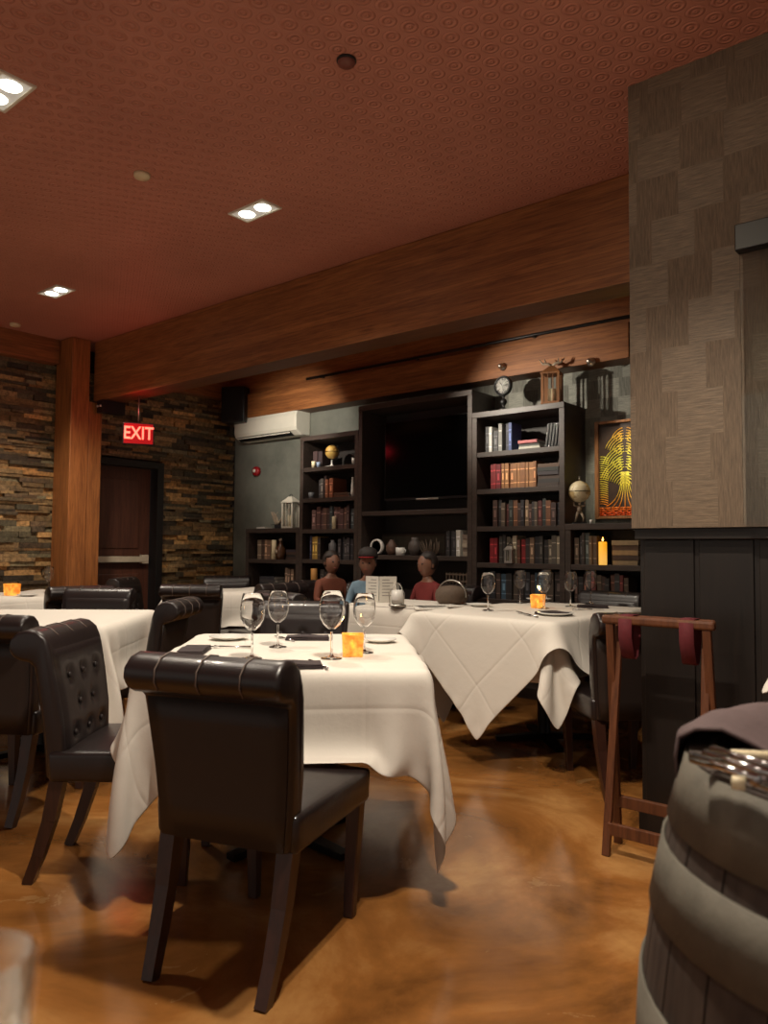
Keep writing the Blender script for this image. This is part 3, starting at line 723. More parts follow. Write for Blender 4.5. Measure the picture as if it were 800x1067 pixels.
# menus and basket on the rear table
def menu(loc, rz, label, open_=.5, w=.2, h=.3, lean=0.):
    t = thing('menu', label, 'menu', loc, rz, 'white menus on the rear table')
    for s in (-1, 1):
        a_ = open_; d = Vector((math.cos(a_) * s, math.sin(a_), 0)); g = G()
        p0 = Vector((s * .0025, 0, 0)); p1 = p0 + d * w; nrm = Vector((-d.y, d.x, 0)) * .002
        vs = [p0 - nrm, p0 + nrm, p1 + nrm, p1 - nrm]; g.add([v for v in vs] + [v + Vector((0, 0, h)) for v in vs], [(3, 2, 1, 0), (4, 5, 6, 7), (0, 1, 5, 4), (1, 2, 6, 5), (2, 3, 7, 6), (3, 0, 4, 7)])
        g.make('cover', M['paper'], t)
        g = G()
        for k in range(6):
            z = h * (.85 - .12 * k); q = d * (w * .15); e = d * (w * (.8 if k % 2 else .6)); nn = Vector((d.y * 1, -d.x, 0)) * (-.0032 if s > 0 else .0032)
            nn = Vector((d.y, -d.x, 0)); nn = nn if nn.y < 0 else -nn; nn *= .0032
            g.add([p0 + q + nn + Vector((0, 0, z)), p0 + e + nn + Vector((0, 0, z)), p0 + e + nn + Vector((0, 0, z + .006)), p0 + q + nn + Vector((0, 0, z + .006))], [(0, 1, 2, 3)])
        g.make('print_lines', M['menu_ink'], t)
    return t
M['menu_ink'] = plain('menu_ink', (150, 146, 140), .8)
def flatmenu(px, py, rz, label):
    p = at('menu', px, py); t = thing('menu', label, 'menu', (p[0], p[1], TH['menu'] + .001), rz, 'white menus on the rear table')
    G().box(-.11, .11, -.16, .16, 0, .006).make('cover', M['paper'], t, bevel=.001)
    g = G()
    for k in range(6): g.box(-.08, .08 - .03 * (k % 2), .1 - k * .04, .106 - k * .04, .0062, .0068)
    g.make('print_lines', M['menu_ink'], t)
flatmenu(405, 640, .7, 'white menu lying at the left of the rear table')
flatmenu(455, 633, -.5, 'white menu lying in the middle of the rear table')
menu((-3.62, 4.3, TH['menu']), .45, 'white folded menu standing open at the left front of the rear table', .5, .13, .19)
p = at('menu', 470, 630); t = thing('wicker_basket', 'round covered wicker basket with a chrome handle on the rear table', 'basket', (p[0], p[1], TH['menu']))
g = G().lathe([(.09, 0), (.115, .03), (.12, .07), (.11, .10), (.08, .125), (.001, .135)], seg=28); g.make('basket', M['wicker'], t)
G().tube([(-.125 * math.cos(q), 0, .06 + .11 * math.sin(q)) for q in np.linspace(-.1, PI + .1, 18)], .006, 8).make('handle', M['steel'], t)
t = thing('candle_stand', 'chrome-framed white candle lamp at the left edge of the rear table', 'lamp', (*at('menu', 395, 634)[:2], TH['menu']))
G().lathe([(.06, 0), (.062, .01), (.03, .016), (.001, .016)], seg=24).make('base', M['steel'], t)
G().lathe([(.04, .017), (.045, .05), (.04, .11), (.036, .11), (.04, .05), (.036, .02)], seg=24, closed=True).make('shade', M['china'], t)
for k in range(3):
    q = k * 2 * PI / 3; G().tube([(.055 * math.cos(q), .055 * math.sin(q), .01), (.062 * math.cos(q), .062 * math.sin(q), .09), (.02 * math.cos(q), .02 * math.sin(q), .15), (0, 0, .16)], .003, 6).make('frame_wire', M['steel'], t)

# ------------------------------------------------------------------ bookcases
BT = .045
def case(name, label, x0, x1, z1, shelves, dy=0., sides=(1, 1), backmat=None, legs=0.):
    t = thing(name, label, 'bookcase', ((x0 + x1) / 2, CF + dy, 0)); hw = (x1 - x0) / 2; D = YB - CF - dy - .014
    G().box(-hw, -hw + BT, 0, D, 0, z1 - BT).make('side_panel', M['case'], t, bevel=.002)
    G().box(hw - BT, hw, 0, D, 0, z1 - BT).make('side_panel', M['case'], t, bevel=.002)
    G().box(-hw, hw, -.004, D, z1 - BT, z1).make('top', M['case'], t, bevel=.002)
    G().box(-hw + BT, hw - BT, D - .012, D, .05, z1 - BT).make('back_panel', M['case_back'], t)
    for z in shelves: G().box(-hw + BT, hw - BT, .004, D - .012, z - .04, z).make('shelf', M['case'], t, bevel=.002)
    G().box(-hw + BT, hw - BT, .02, D - .012, 0, .08).make('plinth', M['case'], t); return t
xA0, xA1, xB1, xC1, xD1, xE1 = -6.33, -5.52, -4.74, -3.475, -2.64, -1.75
SH = [.46, .76, 1.05, 1.345, 1.65, 1.955]
case('low_bookcase', 'low dark bookcase at the left, below the air conditioner', xA0, xA1, 1.36, [.44, .74, 1.04])
case('tall_bookcase', 'tall dark bookcase left of the television', xA1 + .002, xB1, 2.27, SH)
tc = case('television_cabinet', 'dark wall cabinet framing the television', xB1 + .002, xC1, 2.49, [.46, 1.10, 1.50])
case('tall_bookcase', 'tall dark bookcase right of the television', xC1 + .002, xD1, 2.29, SH)
case('low_bookcase', 'low dark bookcase at the right, under the lit tree artwork', xD1 + .002, xE1, 1.355, [.44, .76, 1.05])
cx = (xB1 + xC1) / 2
tv = thing('television', 'large flat black television inside the wall cabinet', 'television', (cx + .05, CF + .17, 1.58))
G().box(-.5, .5, 0, .04, .02, .76).make('housing', M['black'], tv, bevel=.006); G().box(-.487, .487, -.004, -.0005, .045, .748).make('screen', M['screen'], tv)
G().box(-.12, .12, -.01, .0, .018, .034).make('bezel_highlight', M['steel'], tv, bevel=.002)  # bright strip put in for the highlight on the bottom bezel
G().box(-.2, .2, .04, .19, .3, .5).make('wall_bracket', M['black'], tv)

ORD = ['first', 'second', 'third', 'fourth', 'fifth', 'sixth', 'seventh', 'eighth', 'ninth', 'tenth', 'eleventh', 'twelfth', 'thirteenth', 'fourteenth', 'fifteenth', 'sixteenth', 'seventeenth', 'eighteenth']
def cname(c):
    r, g, b = c; L = (r + g + b) / 3; mx, mn = max(c), min(c)
    if mx - mn < 16: return 'white' if L > 180 else 'grey' if L > 90 else 'charcoal' if L > 45 else 'black'
    if b >= mx: return 'blue' if b > 70 else 'navy'
    if g >= mx: return 'green' if g > 60 else 'dark green'
    if r > 120 and g > r * .62: return 'tan' if L < 130 else 'cream'
    if g < r * .48: return 'red' if r > 95 else 'maroon'
    return 'brown' if r > 80 else 'dark brown'
CMESH = {}
def book(loc, w, d, h, c, label, group, lean=0., flat=False, rz=0., band=None):
    t = thing('book', label, 'book', loc, 0, group)
    cv = G().box(0, .0022, -.0, d, 0, h).box(w - .0022, w, 0, d, 0, h).box(.0022, w - .0022, -.0015, .003, 0, h)
    pg = G().box(.0026, w - .0026, .0035, d - .004, .004, h - .004)
    m_ = None
    a_ = cv.make('cover', bookmat(c), t, clean=False); b_ = pg.make('pages', M['paper'], t, clean=False)
    kb = None
    if h > .17 and not flat and w > .02:
        bc = band or tuple(min(255, int(k * 1.5 + 26)) for k in c)
        kb = G().box(.003, w - .003, -.0022, -.0014, h * .72, h * .76).box(.003, w - .003, -.0022, -.0014, h * .2, h * .23)
        if random.random() < .5: kb.box(w * .3, w * .7, -.0022, -.0014, h * .35, h * .62)
        kb.make('spine_title', bookmat(bc), t, clean=False)
    if lean: t.rotation_euler = (0, lean, 0)
    if rz: t.rotation_euler = (0, 0, rz)
    return t
def row(x0, x1, z, n, cols, hs, where, y=CF + .03, lean=0.):
    """n upright books filling x0..x1 on a shelf"""
    ws = [random.uniform(.7, 1.3) for _ in range(n)]; k = (x1 - x0) / sum(ws); x = x0
    for i in range(n):
        w = ws[i] * k; c = cols[i % len(cols)]; h = random.uniform(*hs); d = random.uniform(.15, .2)
        pos = 'last' if i == n - 1 and n > 2 else ORD[i]
        book((x + (math.sin(lean) * h * 0 if lean else 0), y + random.uniform(0, .03), z + (w * math.sin(lean) if lean > 0 else 0) + .0005), w * .96, d, h, c, f'{cname(c)} book, {pos} from left {where}', 'books ' + where, lean)
        x += w
def stack(x, z, n, cols, where, w=.2, d=.16, t=.03, y=CF + .03):
    for i in range(n):
        c = cols[i % len(cols)]; ww = w * random.uniform(.88, 1.); b = thing('book', f'{cname(c)} flat book, {ORD[i]} from bottom {where}', 'book', (x, y + random.uniform(0, .02), z + i * t + .0005), 0, 'books ' + where)
        G().box(0, ww, 0, d, 0, .0025).box(0, ww, 0, d, t - .003, t - .0005).box(0, ww, -.001, .0025, .0025, t - .003).make('cover', bookmat(c), b, clean=False)
        G().box(.003, ww - .004, .003, d - .004, .0026, t - .0031).make('pages', M['paper'], b, clean=False)
X_ = lambda px, y=500: float(ony(px, y, CF + .03)[0])
dk = [(58, 44, 38), (40, 36, 36), (70, 52, 42), (48, 40, 46), (34, 38, 36), (84, 60, 44), (44, 32, 30), (64, 60, 54)]
mx = [(70, 50, 44), (50, 46, 46), (96, 84, 72), (80, 40, 36), (46, 50, 48), (110, 72, 50), (60, 44, 40), (38, 36, 40), (120, 100, 80)]
# right tall case
R = 'of bookcase right of television'
s1, s2, s3, s4, s5 = 1.955, 1.65, 1.345, 1.05, .76
row(X_(504), X_(508), s1, 1, [(44, 44, 46)], (.2, .22), 'beside silver books, top shelf ' + R)
row(X_(508.5), X_(521), s1, 3, [(190, 190, 186), (60, 60, 62), (130, 130, 126)], (.17, .25), 'in silver group, top shelf ' + R)
row(X_(525), X_(532), s1, 2, [(44, 46, 56), (66, 82, 130)], (.2, .24), 'in blue pair, top shelf ' + R)
stack(X_(539), s1, 3, [(190, 188, 176), (84, 84, 80), (186, 104, 108)], 'in stack, top shelf ' + R, w=.19, t=.024)
for i in range(6):
    x = X_(566) + i * .026; t = thing('spiral_notebook', f'silver spiral-bound notebook, {ORD[i]} from left in the leaning set', 'notebook', (x, CF + .04, s1 + .001), 0, 'leaning spiral notebooks')
    t.rotation_euler = (0, .13, 0)
    G().box(0, .018, .008, .16, 0, .19).make('cover', M['black'], t, bevel=.001)
    g = G()
    for k in range(11): g.lathe([(.007, -.0025), (.0095, 0), (.007, .0025)], (.009, .006, .012 + k * .0165), 10)
    g.make('spiral_binding', M['silver'], t)
row(X_(509), X_(520.5), s2, 3, [(112, 22, 28), (120, 26, 30), (100, 20, 26)], (.2, .21), 'in red set, second shelf ' + R)
row(X_(521.5), X_(558), s2, 9, [(142, 98, 60), (150, 104, 64), (134, 90, 56)], (.2, .206), 'in tan set, second shelf ' + R)
stack(X_(559), s2, 6, dk, 'in stack, second shelf ' + R, w=.2, t=.03)
row(X_(580), X_(585), s2, 2, [(70, 52, 44), (60, 44, 38)], (.19, .21), 'at right end, second shelf ' + R)
row(X_(513), X_(584), s3, 17, mx, (.17, .215), 'in row, third shelf ' + R)
row(X_(509), X_(517), s4, 2, [(128, 28, 34), (116, 24, 30)], (.2, .21), 'in red pair, fourth shelf ' + R)
row(X_(519), X_(584), s4, 15, [(56, 52, 48), (48, 44, 42), (100, 92, 80), (84, 78, 70), (140, 130, 112), (92, 58, 46), (124, 36, 38), (48, 40, 40), (112, 90, 72), (36, 34, 36)], (.18, .225), 'in long row, fourth shelf ' + R)
row(X_(505, 600), X_(584, 600), s5, 13, [(46, 38, 36), (40, 40, 44), (60, 46, 40), (52, 74, 90), (36, 34, 34), (70, 60, 52)], (.18, .23), 'in row, lowest visible shelf ' + R)
# right low case
E_ = 'of low bookcase under artwork'
row(X_(597), X_(620), 1.05, 6, [(88, 72, 58), (48, 44, 44), (60, 52, 48), (74, 80, 78), (112, 92, 70)], (.2, .24), 'on the upper shelf ' + E_)
stack(X_(636), 1.05, 5, [(150, 128, 96), (70, 52, 42), (160, 130, 90), (90, 66, 50)], 'in pile, upper shelf ' + E_, w=.21, t=.036)
row(X_(597), X_(652), .76, 12, [(62, 44, 38), (40, 36, 36), (90, 56, 44), (50, 50, 52), (104, 44, 40), (80, 66, 54)], (.19, .23), 'on the lower shelf ' + E_)
# left tall case
L_ = 'of bookcase left of television'
row(X_(324), X_(333), s1, 2, [(70, 52, 52), (56, 44, 46)], (.16, .17), 'on the top shelf ' + L_)
row(X_(330), X_(345), s2, 5, [(60, 56, 58), (90, 84, 80), (54, 40, 38), (150, 96, 70), (140, 84, 60)], (.18, .22), 'on the second shelf ' + L_)
stack(X_(347), s2, 2, [(96, 62, 44), (80, 54, 42)], 'on the second shelf ' + L_, w=.2, t=.022)
row(X_(324), X_(367), s3, 12, [(110, 84, 80), (92, 66, 62), (84, 60, 58), (96, 70, 60), (60, 44, 42), (64, 70, 72)], (.19, .225), 'in row, third shelf ' + L_)
row(X_(323), X_(334), s4, 4, [(44, 46, 66), (150, 118, 56), (160, 128, 62), (60, 50, 44)], (.21, .23), 'on the fourth shelf ' + L_)
row(X_(352), X_(367), s4, 5, [(52, 48, 50), (44, 42, 46), (60, 56, 56)], (.19, .22), 'at right, fourth shelf ' + L_)
row(X_(333), X_(341), s5, 3, [(52, 46, 44), (60, 54, 50)], (.16, .2), 'on the lowest visible shelf ' + L_)
# left low case
A_ = 'of low bookcase at left'
row(X_(268), X_(282), 1.04, 4, [(120, 104, 88), (60, 46, 40), (138, 110, 88), (110, 86, 70)], (.19, .21), 'on the upper shelf ' + A_)
stack(X_(298), 1.04, 4, dk, 'in pile, upper shelf ' + A_, w=.17, t=.026)
stack(X_(271), .74, 4, [(54, 54, 60), (46, 46, 50), (70, 66, 66)], 'in pile, lower shelf ' + A_, w=.24, t=.03)
row(X_(297), X_(306), .74, 3, [(110, 90, 76), (96, 78, 66), (120, 98, 80)], (.2, .22), 'on the lower shelf ' + A_)
# television cabinet shelf
C_ = 'on the shelf below the television'
row(X_(464), X_(478), 1.10, 4, [(40, 38, 40), (52, 48, 48), (46, 44, 46), (200, 196, 186)], (.19, .22), C_ + ', leaning', lean=0.) 
stack(X_(481), 1.10, 5, [(150, 136, 120), (120, 104, 92), (170, 156, 138)], 'in the pale stack ' + C_, w=.13, t=.036)
stack(X_(264), 1.361, 1, [(214, 210, 200)], 'on top of the low left bookcase', w=.15, t=.018, y=CF + .06)
stack(X_(279), 1.361, 2, [(36, 36, 40), (44, 42, 46)], 'in black pair on the low left bookcase', w=.17, t=.02, y=CF + .12)
# ------------------------------------------------------------------ decor on and in the cases
def pt(px, z, dy=.08): # photo column on a shelf at height z
    d = ony(px, 500, CF + dy); return (float(d[0]), CF + dy, z)
def candle(loc, r, h, label, lit=False, top=None):
    t = thing('pillar_candle', label, 'candle', loc)
    G().lathe([(.001, 0), (r, 0), (r, h - .004), (r * .92, h), (r * .5, h - .006), (.001, h - .008)], seg=24).make('wax_body', M['wax'] if not top else top, t)
    G().tube([(0, 0, h - .01), (0, 0, h + .008)], .0015, 6).make('wick', M['black'], t)
    if lit: G().lathe([(.001, h + .004), (.006, h + .012), (.003, h + .026), (.001, h + .034)], seg=10).make('flame', M['flame'], t)
    return t
candle(pt(348, 1.345, .02), .02, .12, 'small white candle in front of the third-shelf books, left tall bookcase')
candle(pt(286, 1.04, .02), .026, .2, 'tall cream pillar candle on the low left bookcase shelf')
M['wax_orange'] = plain('orange_wax', (206, 150, 84), .5)
candle(pt(328, .76, .03), .033, .2, 'fat orange-topped pillar candle on the lowest shelf, left tall bookcase', top=M['wax_orange'])
a = N('lit_wax'); v = a.coord(); sp = a.n('SeparateXYZ', {0: v})
a.p('Base Color', S((236, 190, 90))); a.p('Emission Color', a.ramp(a.ma('DIVIDE', sp.outputs[2], .18), [(.2, (255, 190, 90)), (.8, (255, 170, 20))])); a.p('Emission Strength', .85); M['litwax'] = a.m
candle(pt(627, 1.05, .02), .03, .17, 'glowing yellow pillar candle on the low right bookcase', True, M['litwax'])
def cup(loc, r, h, label, mat, name='cup'):
    o = G().lathe([(.001, 0), (r * .8, 0), (r, h), (r * .9, h), (r * .7, .005), (.001, .005)], seg=20).make(name, mat, loc=loc); return tag(o, label, name.replace('_', ' '))
cup(pt(326, 1.955, .02), .022, .06, 'small cream cup left of the yellow globe', M['wax'])
cup(pt(331, 1.955, .02), .02, .05, 'small pale blue cup nearest the yellow globe', plain('pale_blue', (150, 168, 196), .4))
cup(pt(367.5, 1.955, .03), .018, .06, 'small white cup at the right end of the top shelf, left tall bookcase', M['china'])
cup(pt(324, 1.65, .03), .03, .06, 'small grey pot on the second shelf, left tall bookcase', plain('gray_pot', (96, 98, 102), .5), 'pot')
o = G().lathe([(.001, 0), (.014, 0), (.018, .05), (.012, .12), (.008, .17), (.012, .18), (.001, .18)], seg=18).make('vase', M['china'], loc=pt(367, 1.65, .03)); tag(o, 'slim white bottle vase at the right end of the second shelf, left tall bookcase', 'vase')
o = G().lathe([(.001, 0), (.035, 0), (.04, .06), (.04, .15), (.02, .17), (.022, .19), (.001, .19)], seg=22).make('jar', plain('gray_jar', (92, 90, 92), .4), loc=pt(347, 1.05, .05)); tag(o, 'grey ceramic jar in the middle of the fourth shelf, left tall bookcase', 'jar')
# globes
def globe(loc, r, mat, label, rz=0., style=0):
    t = thing('globe', label, 'globe', loc, rz)
    if style == 0:
        G().lathe([(.001, 0), (.06, 0), (.062, .008), (.02, .016), (.008, .03), (.008, .07)], seg=24).make('base', M['china'], t)
        c = (0, 0, .07 + r + .012)
        G().tube([(math.sin(q) * (r + .01), 0, c[2] - math.cos(q) * (r + .01)) for q in np.linspace(-.3, PI - .5, 20)], .004, 6).make('meridian_arm', M['darkmetal'], t)
    else:
        G().box(-.05, .05, -.035, .035, 0, .014).make('base', M['darkmetal'], t, bevel=.004)
        g = G()   # small figure holding the ball up: two legs, trunk, raised arms
        g.tube([(-.03, 0, .014), (-.022, -.006, .05), (-.012, 0, .09)], [.007, .009, .012], 8).tube([(.03, 0, .014), (.03, -.012, .05), (.01, 0, .09)], [.007, .009, .012], 8)
        g.tube([(0, 0, .085), (0, -.004, .115), (0, 0, .14)], [.016, .02, .012], 10).ball((0, -.004, .155), .012, 10)
        g.tube([(-.014, 0, .135), (-.04, 0, .142), (-.04, 0, .172)], [.007, .006, .005], 8).tube([(.014, 0, .135), (.04, 0, .142), (.04, 0, .172)], [.007, .006, .005], 8)
        g.make('figure', M['antler'], t); c = (0, 0, .165 + r)
        G().tube([(0, 0, c[2] + r), (0, 0, c[2] + r + .03)], .005, 8).ball((0, 0, c[2] + r + .03), .008, 8).make('finial', M['steel'], t)
    b = G().ball(c, r, 32).make('ball', mat, t)
    g = G().lathe([(r * 1.002, -.003), (r * 1.015, 0), (r * 1.002, .003)], c, 36); g.make('equator_band', M['darkmetal'], t, clean=False); return t
a = N('globe_map'); v = a.coord(); f = a.noise(v, 9, 6, .6)
a.p('Base Color', a.ramp(f, [(.5, (222, 208, 172)), (.55, (176, 150, 104))])); a.p('Roughness', .4); M['globe1'] = a.m
a = N('globe_map_yellow'); v = a.coord(); f = a.noise(v, 12, 6, .6)
a.p('Base Color', a.ramp(f, [(.5, (214, 176, 96)), (.56, (170, 120, 54))])); a.p('Roughness', .35); M['globe2'] = a.m
globe(pt(345, 1.955, .1), .068, M['globe2'], 'small yellow globe on the top shelf of the left tall bookcase', .4)
globe(pt(603, 1.356, .1), .082, M['globe1'], 'cream globe held up by a small metal figure, on the right low bookcase', .5, 1)
cup(pt(615, 1.356, .06), .012, .03, 'tiny white tea light beside the cream globe', M['china'])
# lanterns
def lantern(loc, w, h, label, mat, roofmat, rz=0., antler=False):
    t = thing('lantern', label, 'lantern', loc, rz); b = w / 2
    G().box(-b - .01, b + .01, -b - .01, b + .01, 0, .018).make('base', mat, t, bevel=.003)
    g = G()
    for x in (-1, 1):
        for y in (-1, 1): g.box(x * b - .009, x * b + .009, y * b - .009, y * b + .009, .018, h)
    for s in (-1, 1):
        for k in (-.33, .33):
            g.box(k * b - .003, k * b + .003, s * b - .004, s * b + .004, .018, h); g.box(s * b - .004, s * b + .004, k * b - .003, k * b + .003, .018, h)
    g.make('frame', mat, t)
    G().box(-b - .014, b + .014, -b - .014, b + .014, h, h + .014).add([(-b - .01, -b - .01, h + .014), (b + .01, -b - .01, h + .014), (b + .01, b + .01, h + .014), (-b - .01, b + .01, h + .014), (-.02, -.02, h + .014 + w * .45), (.02, -.02, h + .014 + w * .45), (.02, .02, h + .014 + w * .45), (-.02, .02, h + .014 + w * .45)],
        [(0, 1, 5, 4), (1, 2, 6, 5), (2, 3, 7, 6), (3, 0, 4, 7), (4, 5, 6, 7)]).make('roof', roofmat, t, bevel=.002)
    G().lathe([(.001, .019), (b * .5, .019), (b * .5, .019 + h * .45), (.001, .019 + h * .45)], seg=18).make('candle', M['wax'], t)
    top = h + .014 + w * .45
    if antler:
        g = G()
        for s in (-1, 1):
            g.tube([(0, 0, top), (s * .03, -.01, top + .02), (s * .07, -.01, top + .02), (s * .10, 0, top + .06)], [.012, .012, .009, .003], 8)
            g.tube([(s * .05, -.01, top + .02), (s * .055, -.02, top + .06)], [.008, .003], 8)
        g.make('antler_finial', M['antler'], t)
    else: G().tube([(.018 * math.cos(q), 0, top + .004 + .02 * math.sin(q)) for q in np.linspace(0, PI, 10)], .003, 6).make('ring', M['darkmetal'], t)
    return t
lantern(pt(575, 2.291, .08), .125, .235, 'rustic wooden lantern topped with antlers, on the right tall bookcase', M['rustic'], M['rustic'], .25, True)
lantern(pt(303, 1.361, .12), .12, .26, 'whitewashed lantern with a white candle on the low left bookcase', M['whitewash'], M['whitewash'], .2)
lantern(pt(531, 1.05, .01), .05, .10, 'tiny metal lantern with a white candle in front of the fourth-shelf books', M['steel'], M['steel'])
# mantel clock on a baluster stand
t = thing('clock', 'small round black clock on a turned stand on the right tall bookcase', 'clock', pt(524, 2.291, .07), -.05)
G().lathe([(.001, 0), (.045, 0), (.045, .012), (.016, .022), (.01, .04), (.026, .06), (.03, .075), (.024, .09), (.008, .104), (.014, .118), (.008, .13)], seg=24).make('stand', M['black'], t)
R90 = Matrix.Translation((0, 0, .205)) @ Matrix.Rotation(PI / 2, 4, 'X')
G().lathe([(.001, -.02), (.07, -.02), (.082, -.01), (.084, .01), (.078, .024), (.068, .024), (.066, .012), (.001, .012)], mat=R90, seg=36).make('case', M['black'], t)
G().lathe([(.001, .0135), (.064, .0135)], mat=R90, seg=36).make('dial', M['china'], t)
g = G()
for k in range(12):
    q = k * PI / 6; g.bar((.048 * math.sin(q), -.015, .205 + .048 * math.cos(q)), (.06 * math.sin(q), -.015, .205 + .06 * math.cos(q)), .005, .002)
g.make('hour_marks', M['black'], t)
G().bar((0, -.0165, .205), (-.018, -.0165, .232), .006, .002).make('hour_hand', M['black'], t); G().bar((0, -.018, .205), (-.03, -.018, .24), .004, .002).make('minute_hand', M['black'], t)
# driftwood on low left case
t = thing('driftwood_sculpture', 'twisted driftwood sculpture left of the whitewashed lantern', 'sculpture', pt(289, 1.4015, .2))
g = G(); rs = random.Random(4)
for k in range(9):
    q = rs.uniform(0, 2 * PI); pts = [(.02 * math.cos(q), .02 * math.sin(q), .004)]
    for j in range(4): q += rs.uniform(-.8, .8); pp = pts[-1]; pts.append((pp[0] * .8 + .028 * math.cos(q), pp[1] * .8 + .02 * math.sin(q), pp[2] + .035))
    g.tube(pts, [.007, .007, .006, .005, .002], 7)
g.make('branches', M['antler'], t); G().box(-.06, .06, -.04, .04, -.0, .006).make('base', M['darkmetal'], t)
t = thing('decorative_bottle', 'dark ornate bottle right of the cream candle on the low left bookcase', 'bottle', pt(293, 1.04, .05))
G().lathe([(.001, 0), (.045, 0), (.055, .05), (.05, .12), (.02, .15), (.014, .18), (.02, .19), (.001, .19)], seg=24).make('body', plain('amber_dark_glass', (74, 48, 30), .2), t)
G().ball((0, 0, .2), .018, 12).make('stopper', M['antler'], t); G().lathe([(.022, .0), (.022, .002), (.001, .002)], mat=Matrix.Translation((-.01, -.053, .08)) @ Matrix.Rotation(PI / 2, 4, 'X')).make('medallion', M['antler'], t)
# television cabinet shelf decor
t = thing('mantel_clock', 'round white clock in a dark frame at the left of the shelf below the television', 'clock', pt(393, 1.10, .08))
Rm = Matrix.Translation((0, 0, .075)) @ Matrix.Rotation(PI / 2, 4, 'X')
G().lathe([(.001, -.02), (.07, -.02), (.074, 0), (.07, .02), (.058, .02), (.056, .012), (.001, .012)], mat=Rm, seg=32).make('case', M['china'], t)
G().lathe([(.001, .014), (.054, .014)], mat=Rm, seg=32).make('dial', plain('clock_dial', (150, 130, 118), .5), t); G().box(-.05, .05, -.02, .02, 0, .012).make('foot', M['darkmetal'], t)
o = G().lathe([(.001, 0), (.03, 0), (.05, .04), (.052, .08), (.03, .12), (.02, .13), (.024, .14), (.001, .14)], seg=24).make('vase', plain('clay_vase', (96, 72, 60), .5), loc=pt(408, 1.10, .1)); tag(o, 'brown clay vase right of the white clock, below the television', 'vase')
o = G().lathe([(.001, 0), (.04, 0), (.042, .07), (.036, .07), (.034, .006), (.001, .006)], seg=24).make('teacup', M['china'], loc=pt(417, 1.10, .05)); tag(o, 'small white cup on the shelf below the television', 'cup')
G().tube([(.04, 0, .02), (.06, 0, .03), (.06, 0, .05), (.04, 0, .06)], .004, 8).make('handle', M['china'], o)
o = G().lathe([(.001, 0), (.035, 0), (.06, .06), (.055, .11), (.03, .14), (.034, .16), (.001, .16)], seg=24).make('vase', plain('gray_vase', (84, 76, 72), .5), loc=pt(432, 1.10, .1)); tag(o, 'grey rounded vase in the middle of the shelf below the television', 'vase')
t = thing('coral_branch', 'dark branching coral ornament on the shelf below the television', 'ornament', pt(448, 1.10, .1)); g = G(); rs = random.Random(9)
for k in range(14):
    x = -.10 + k * .015; g.tube([(x * .7, 0, .012), (x, rs.uniform(-.02, .02), .06), (x * 1.15 + rs.uniform(-.015, .015), 0, rs.uniform(.10, .16))], [.006, .005, .002], 6)
g.make('branches', M['wicker'], t); G().box(-.08, .08, -.025, .025, 0, .014).make('base', M['darkmetal'], t)
t = thing('picture_frame', 'dark landscape picture leaning at the back of the shelf below the television', 'picture', (pt(430, 0, .3)[0], CF + .30, 1.101)); 
G().box(-.38, .38, 0, .02, 0, .2).make('frame', M['case'], t, bevel=.003); G().box(-.36, .36, -.003, -.0005, .02, .18).make('picture', plain('dim_picture', (74, 68, 56), .6, var=.4), t)
t = thing('lattice_crate', 'small lattice wicker crate low in the television cabinet at the right', 'crate', pt(481, .461, .1)); g = G()
for k in range(8): x = -.12 + k * .0343; g.box(x - .004, x + .004, -.06, -.052, 0, .5); g.box(x - .004, x + .004, .052, .06, 0, .5)
for k in range(9): z = .02 + k * .058; g.box(-.125, .125, -.062, -.05, z - .006, z + .006); g.box(-.125, .125, .05, .062, z - .006, z + .006); g.box(-.125, -.113, -.06, .06, z - .006, z + .006); g.box(.113, .125, -.06, .06, z - .006, z + .006)
g.make('lattice', M['wicker'], t); G().box(-.12, .12, -.055, .055, .0, .01).make('bottom', M['wicker'], t)
# artwork: tree made of raised glowing-yellow metal strokes on a dark panel
xa, xb = float(ony(623, 500, YB)[0]), -2.10; za0, za1 = 1.40, 2.16
t = thing('wall_artwork', 'tall framed metal tree artwork with yellow branches and orange roots', 'artwork', ((xa + xb) / 2, YB - .013, za0)); hw = (xb - xa) / 2; hh = za1 - za0
G().box(-hw, -hw + .025, -.06, 0, 0, hh).box(hw - .025, hw, -.06, 0, 0, hh).box(-hw + .025, hw - .025, -.06, 0, 0, .02).box(-hw + .025, hw - .025, -.06, 0, hh - .02, hh).make('frame', M['rustic'], t, bevel=.003)
G().box(-hw + .025, hw - .025, -.03, 0, .02, hh - .02).make('panel', plain('art_panel', (50, 34, 24), .5, var=.3), t)
a = N('tree_metal'); v = a.coord(); sp = a.n('SeparateXYZ', {0: v})
a.p('Base Color', a.ramp(a.ma('DIVIDE', sp.outputs[2], hh), [(.06, (226, 84, 20)), (.17, (240, 150, 40)), (.3, (228, 206, 70)), (.62, (232, 226, 90)), (.93, (224, 158, 60))])); a.p('Roughness', .35); a.p('Metallic', .2); M['treemetal'] = a.m
g = G(); rs = random.Random(2); yb_ = -.034
def stroke(pts, r): g.tube([(max(-hw + .03, min(hw - .03, x)), yb_, max(.025, min(hh - .025, z))) for x, z in pts], r, 6)
def bez(p0, p1, p2, n=9): return [((1 - q) ** 2 * p0[0] + 2 * q * (1 - q) * p1[0] + q * q * p2[0], (1 - q) ** 2 * p0[1] + 2 * q * (1 - q) * p1[1] + q * q * p2[1]) for q in np.linspace(0, 1, n)]
cx_ = .015
for k in range(7):   # trunk: strands that flare into the roots
    o_ = (k - 3) * .012; stroke(bez((cx_ + o_ * 4.2, .085 + abs(o_) * .3), (cx_ + o_ * .6, .15), (cx_ + o_ * .8, .36), 12), .003)
tiers = [(.30, .30), (.42, .27), (.54, .24), (.64, .17)]
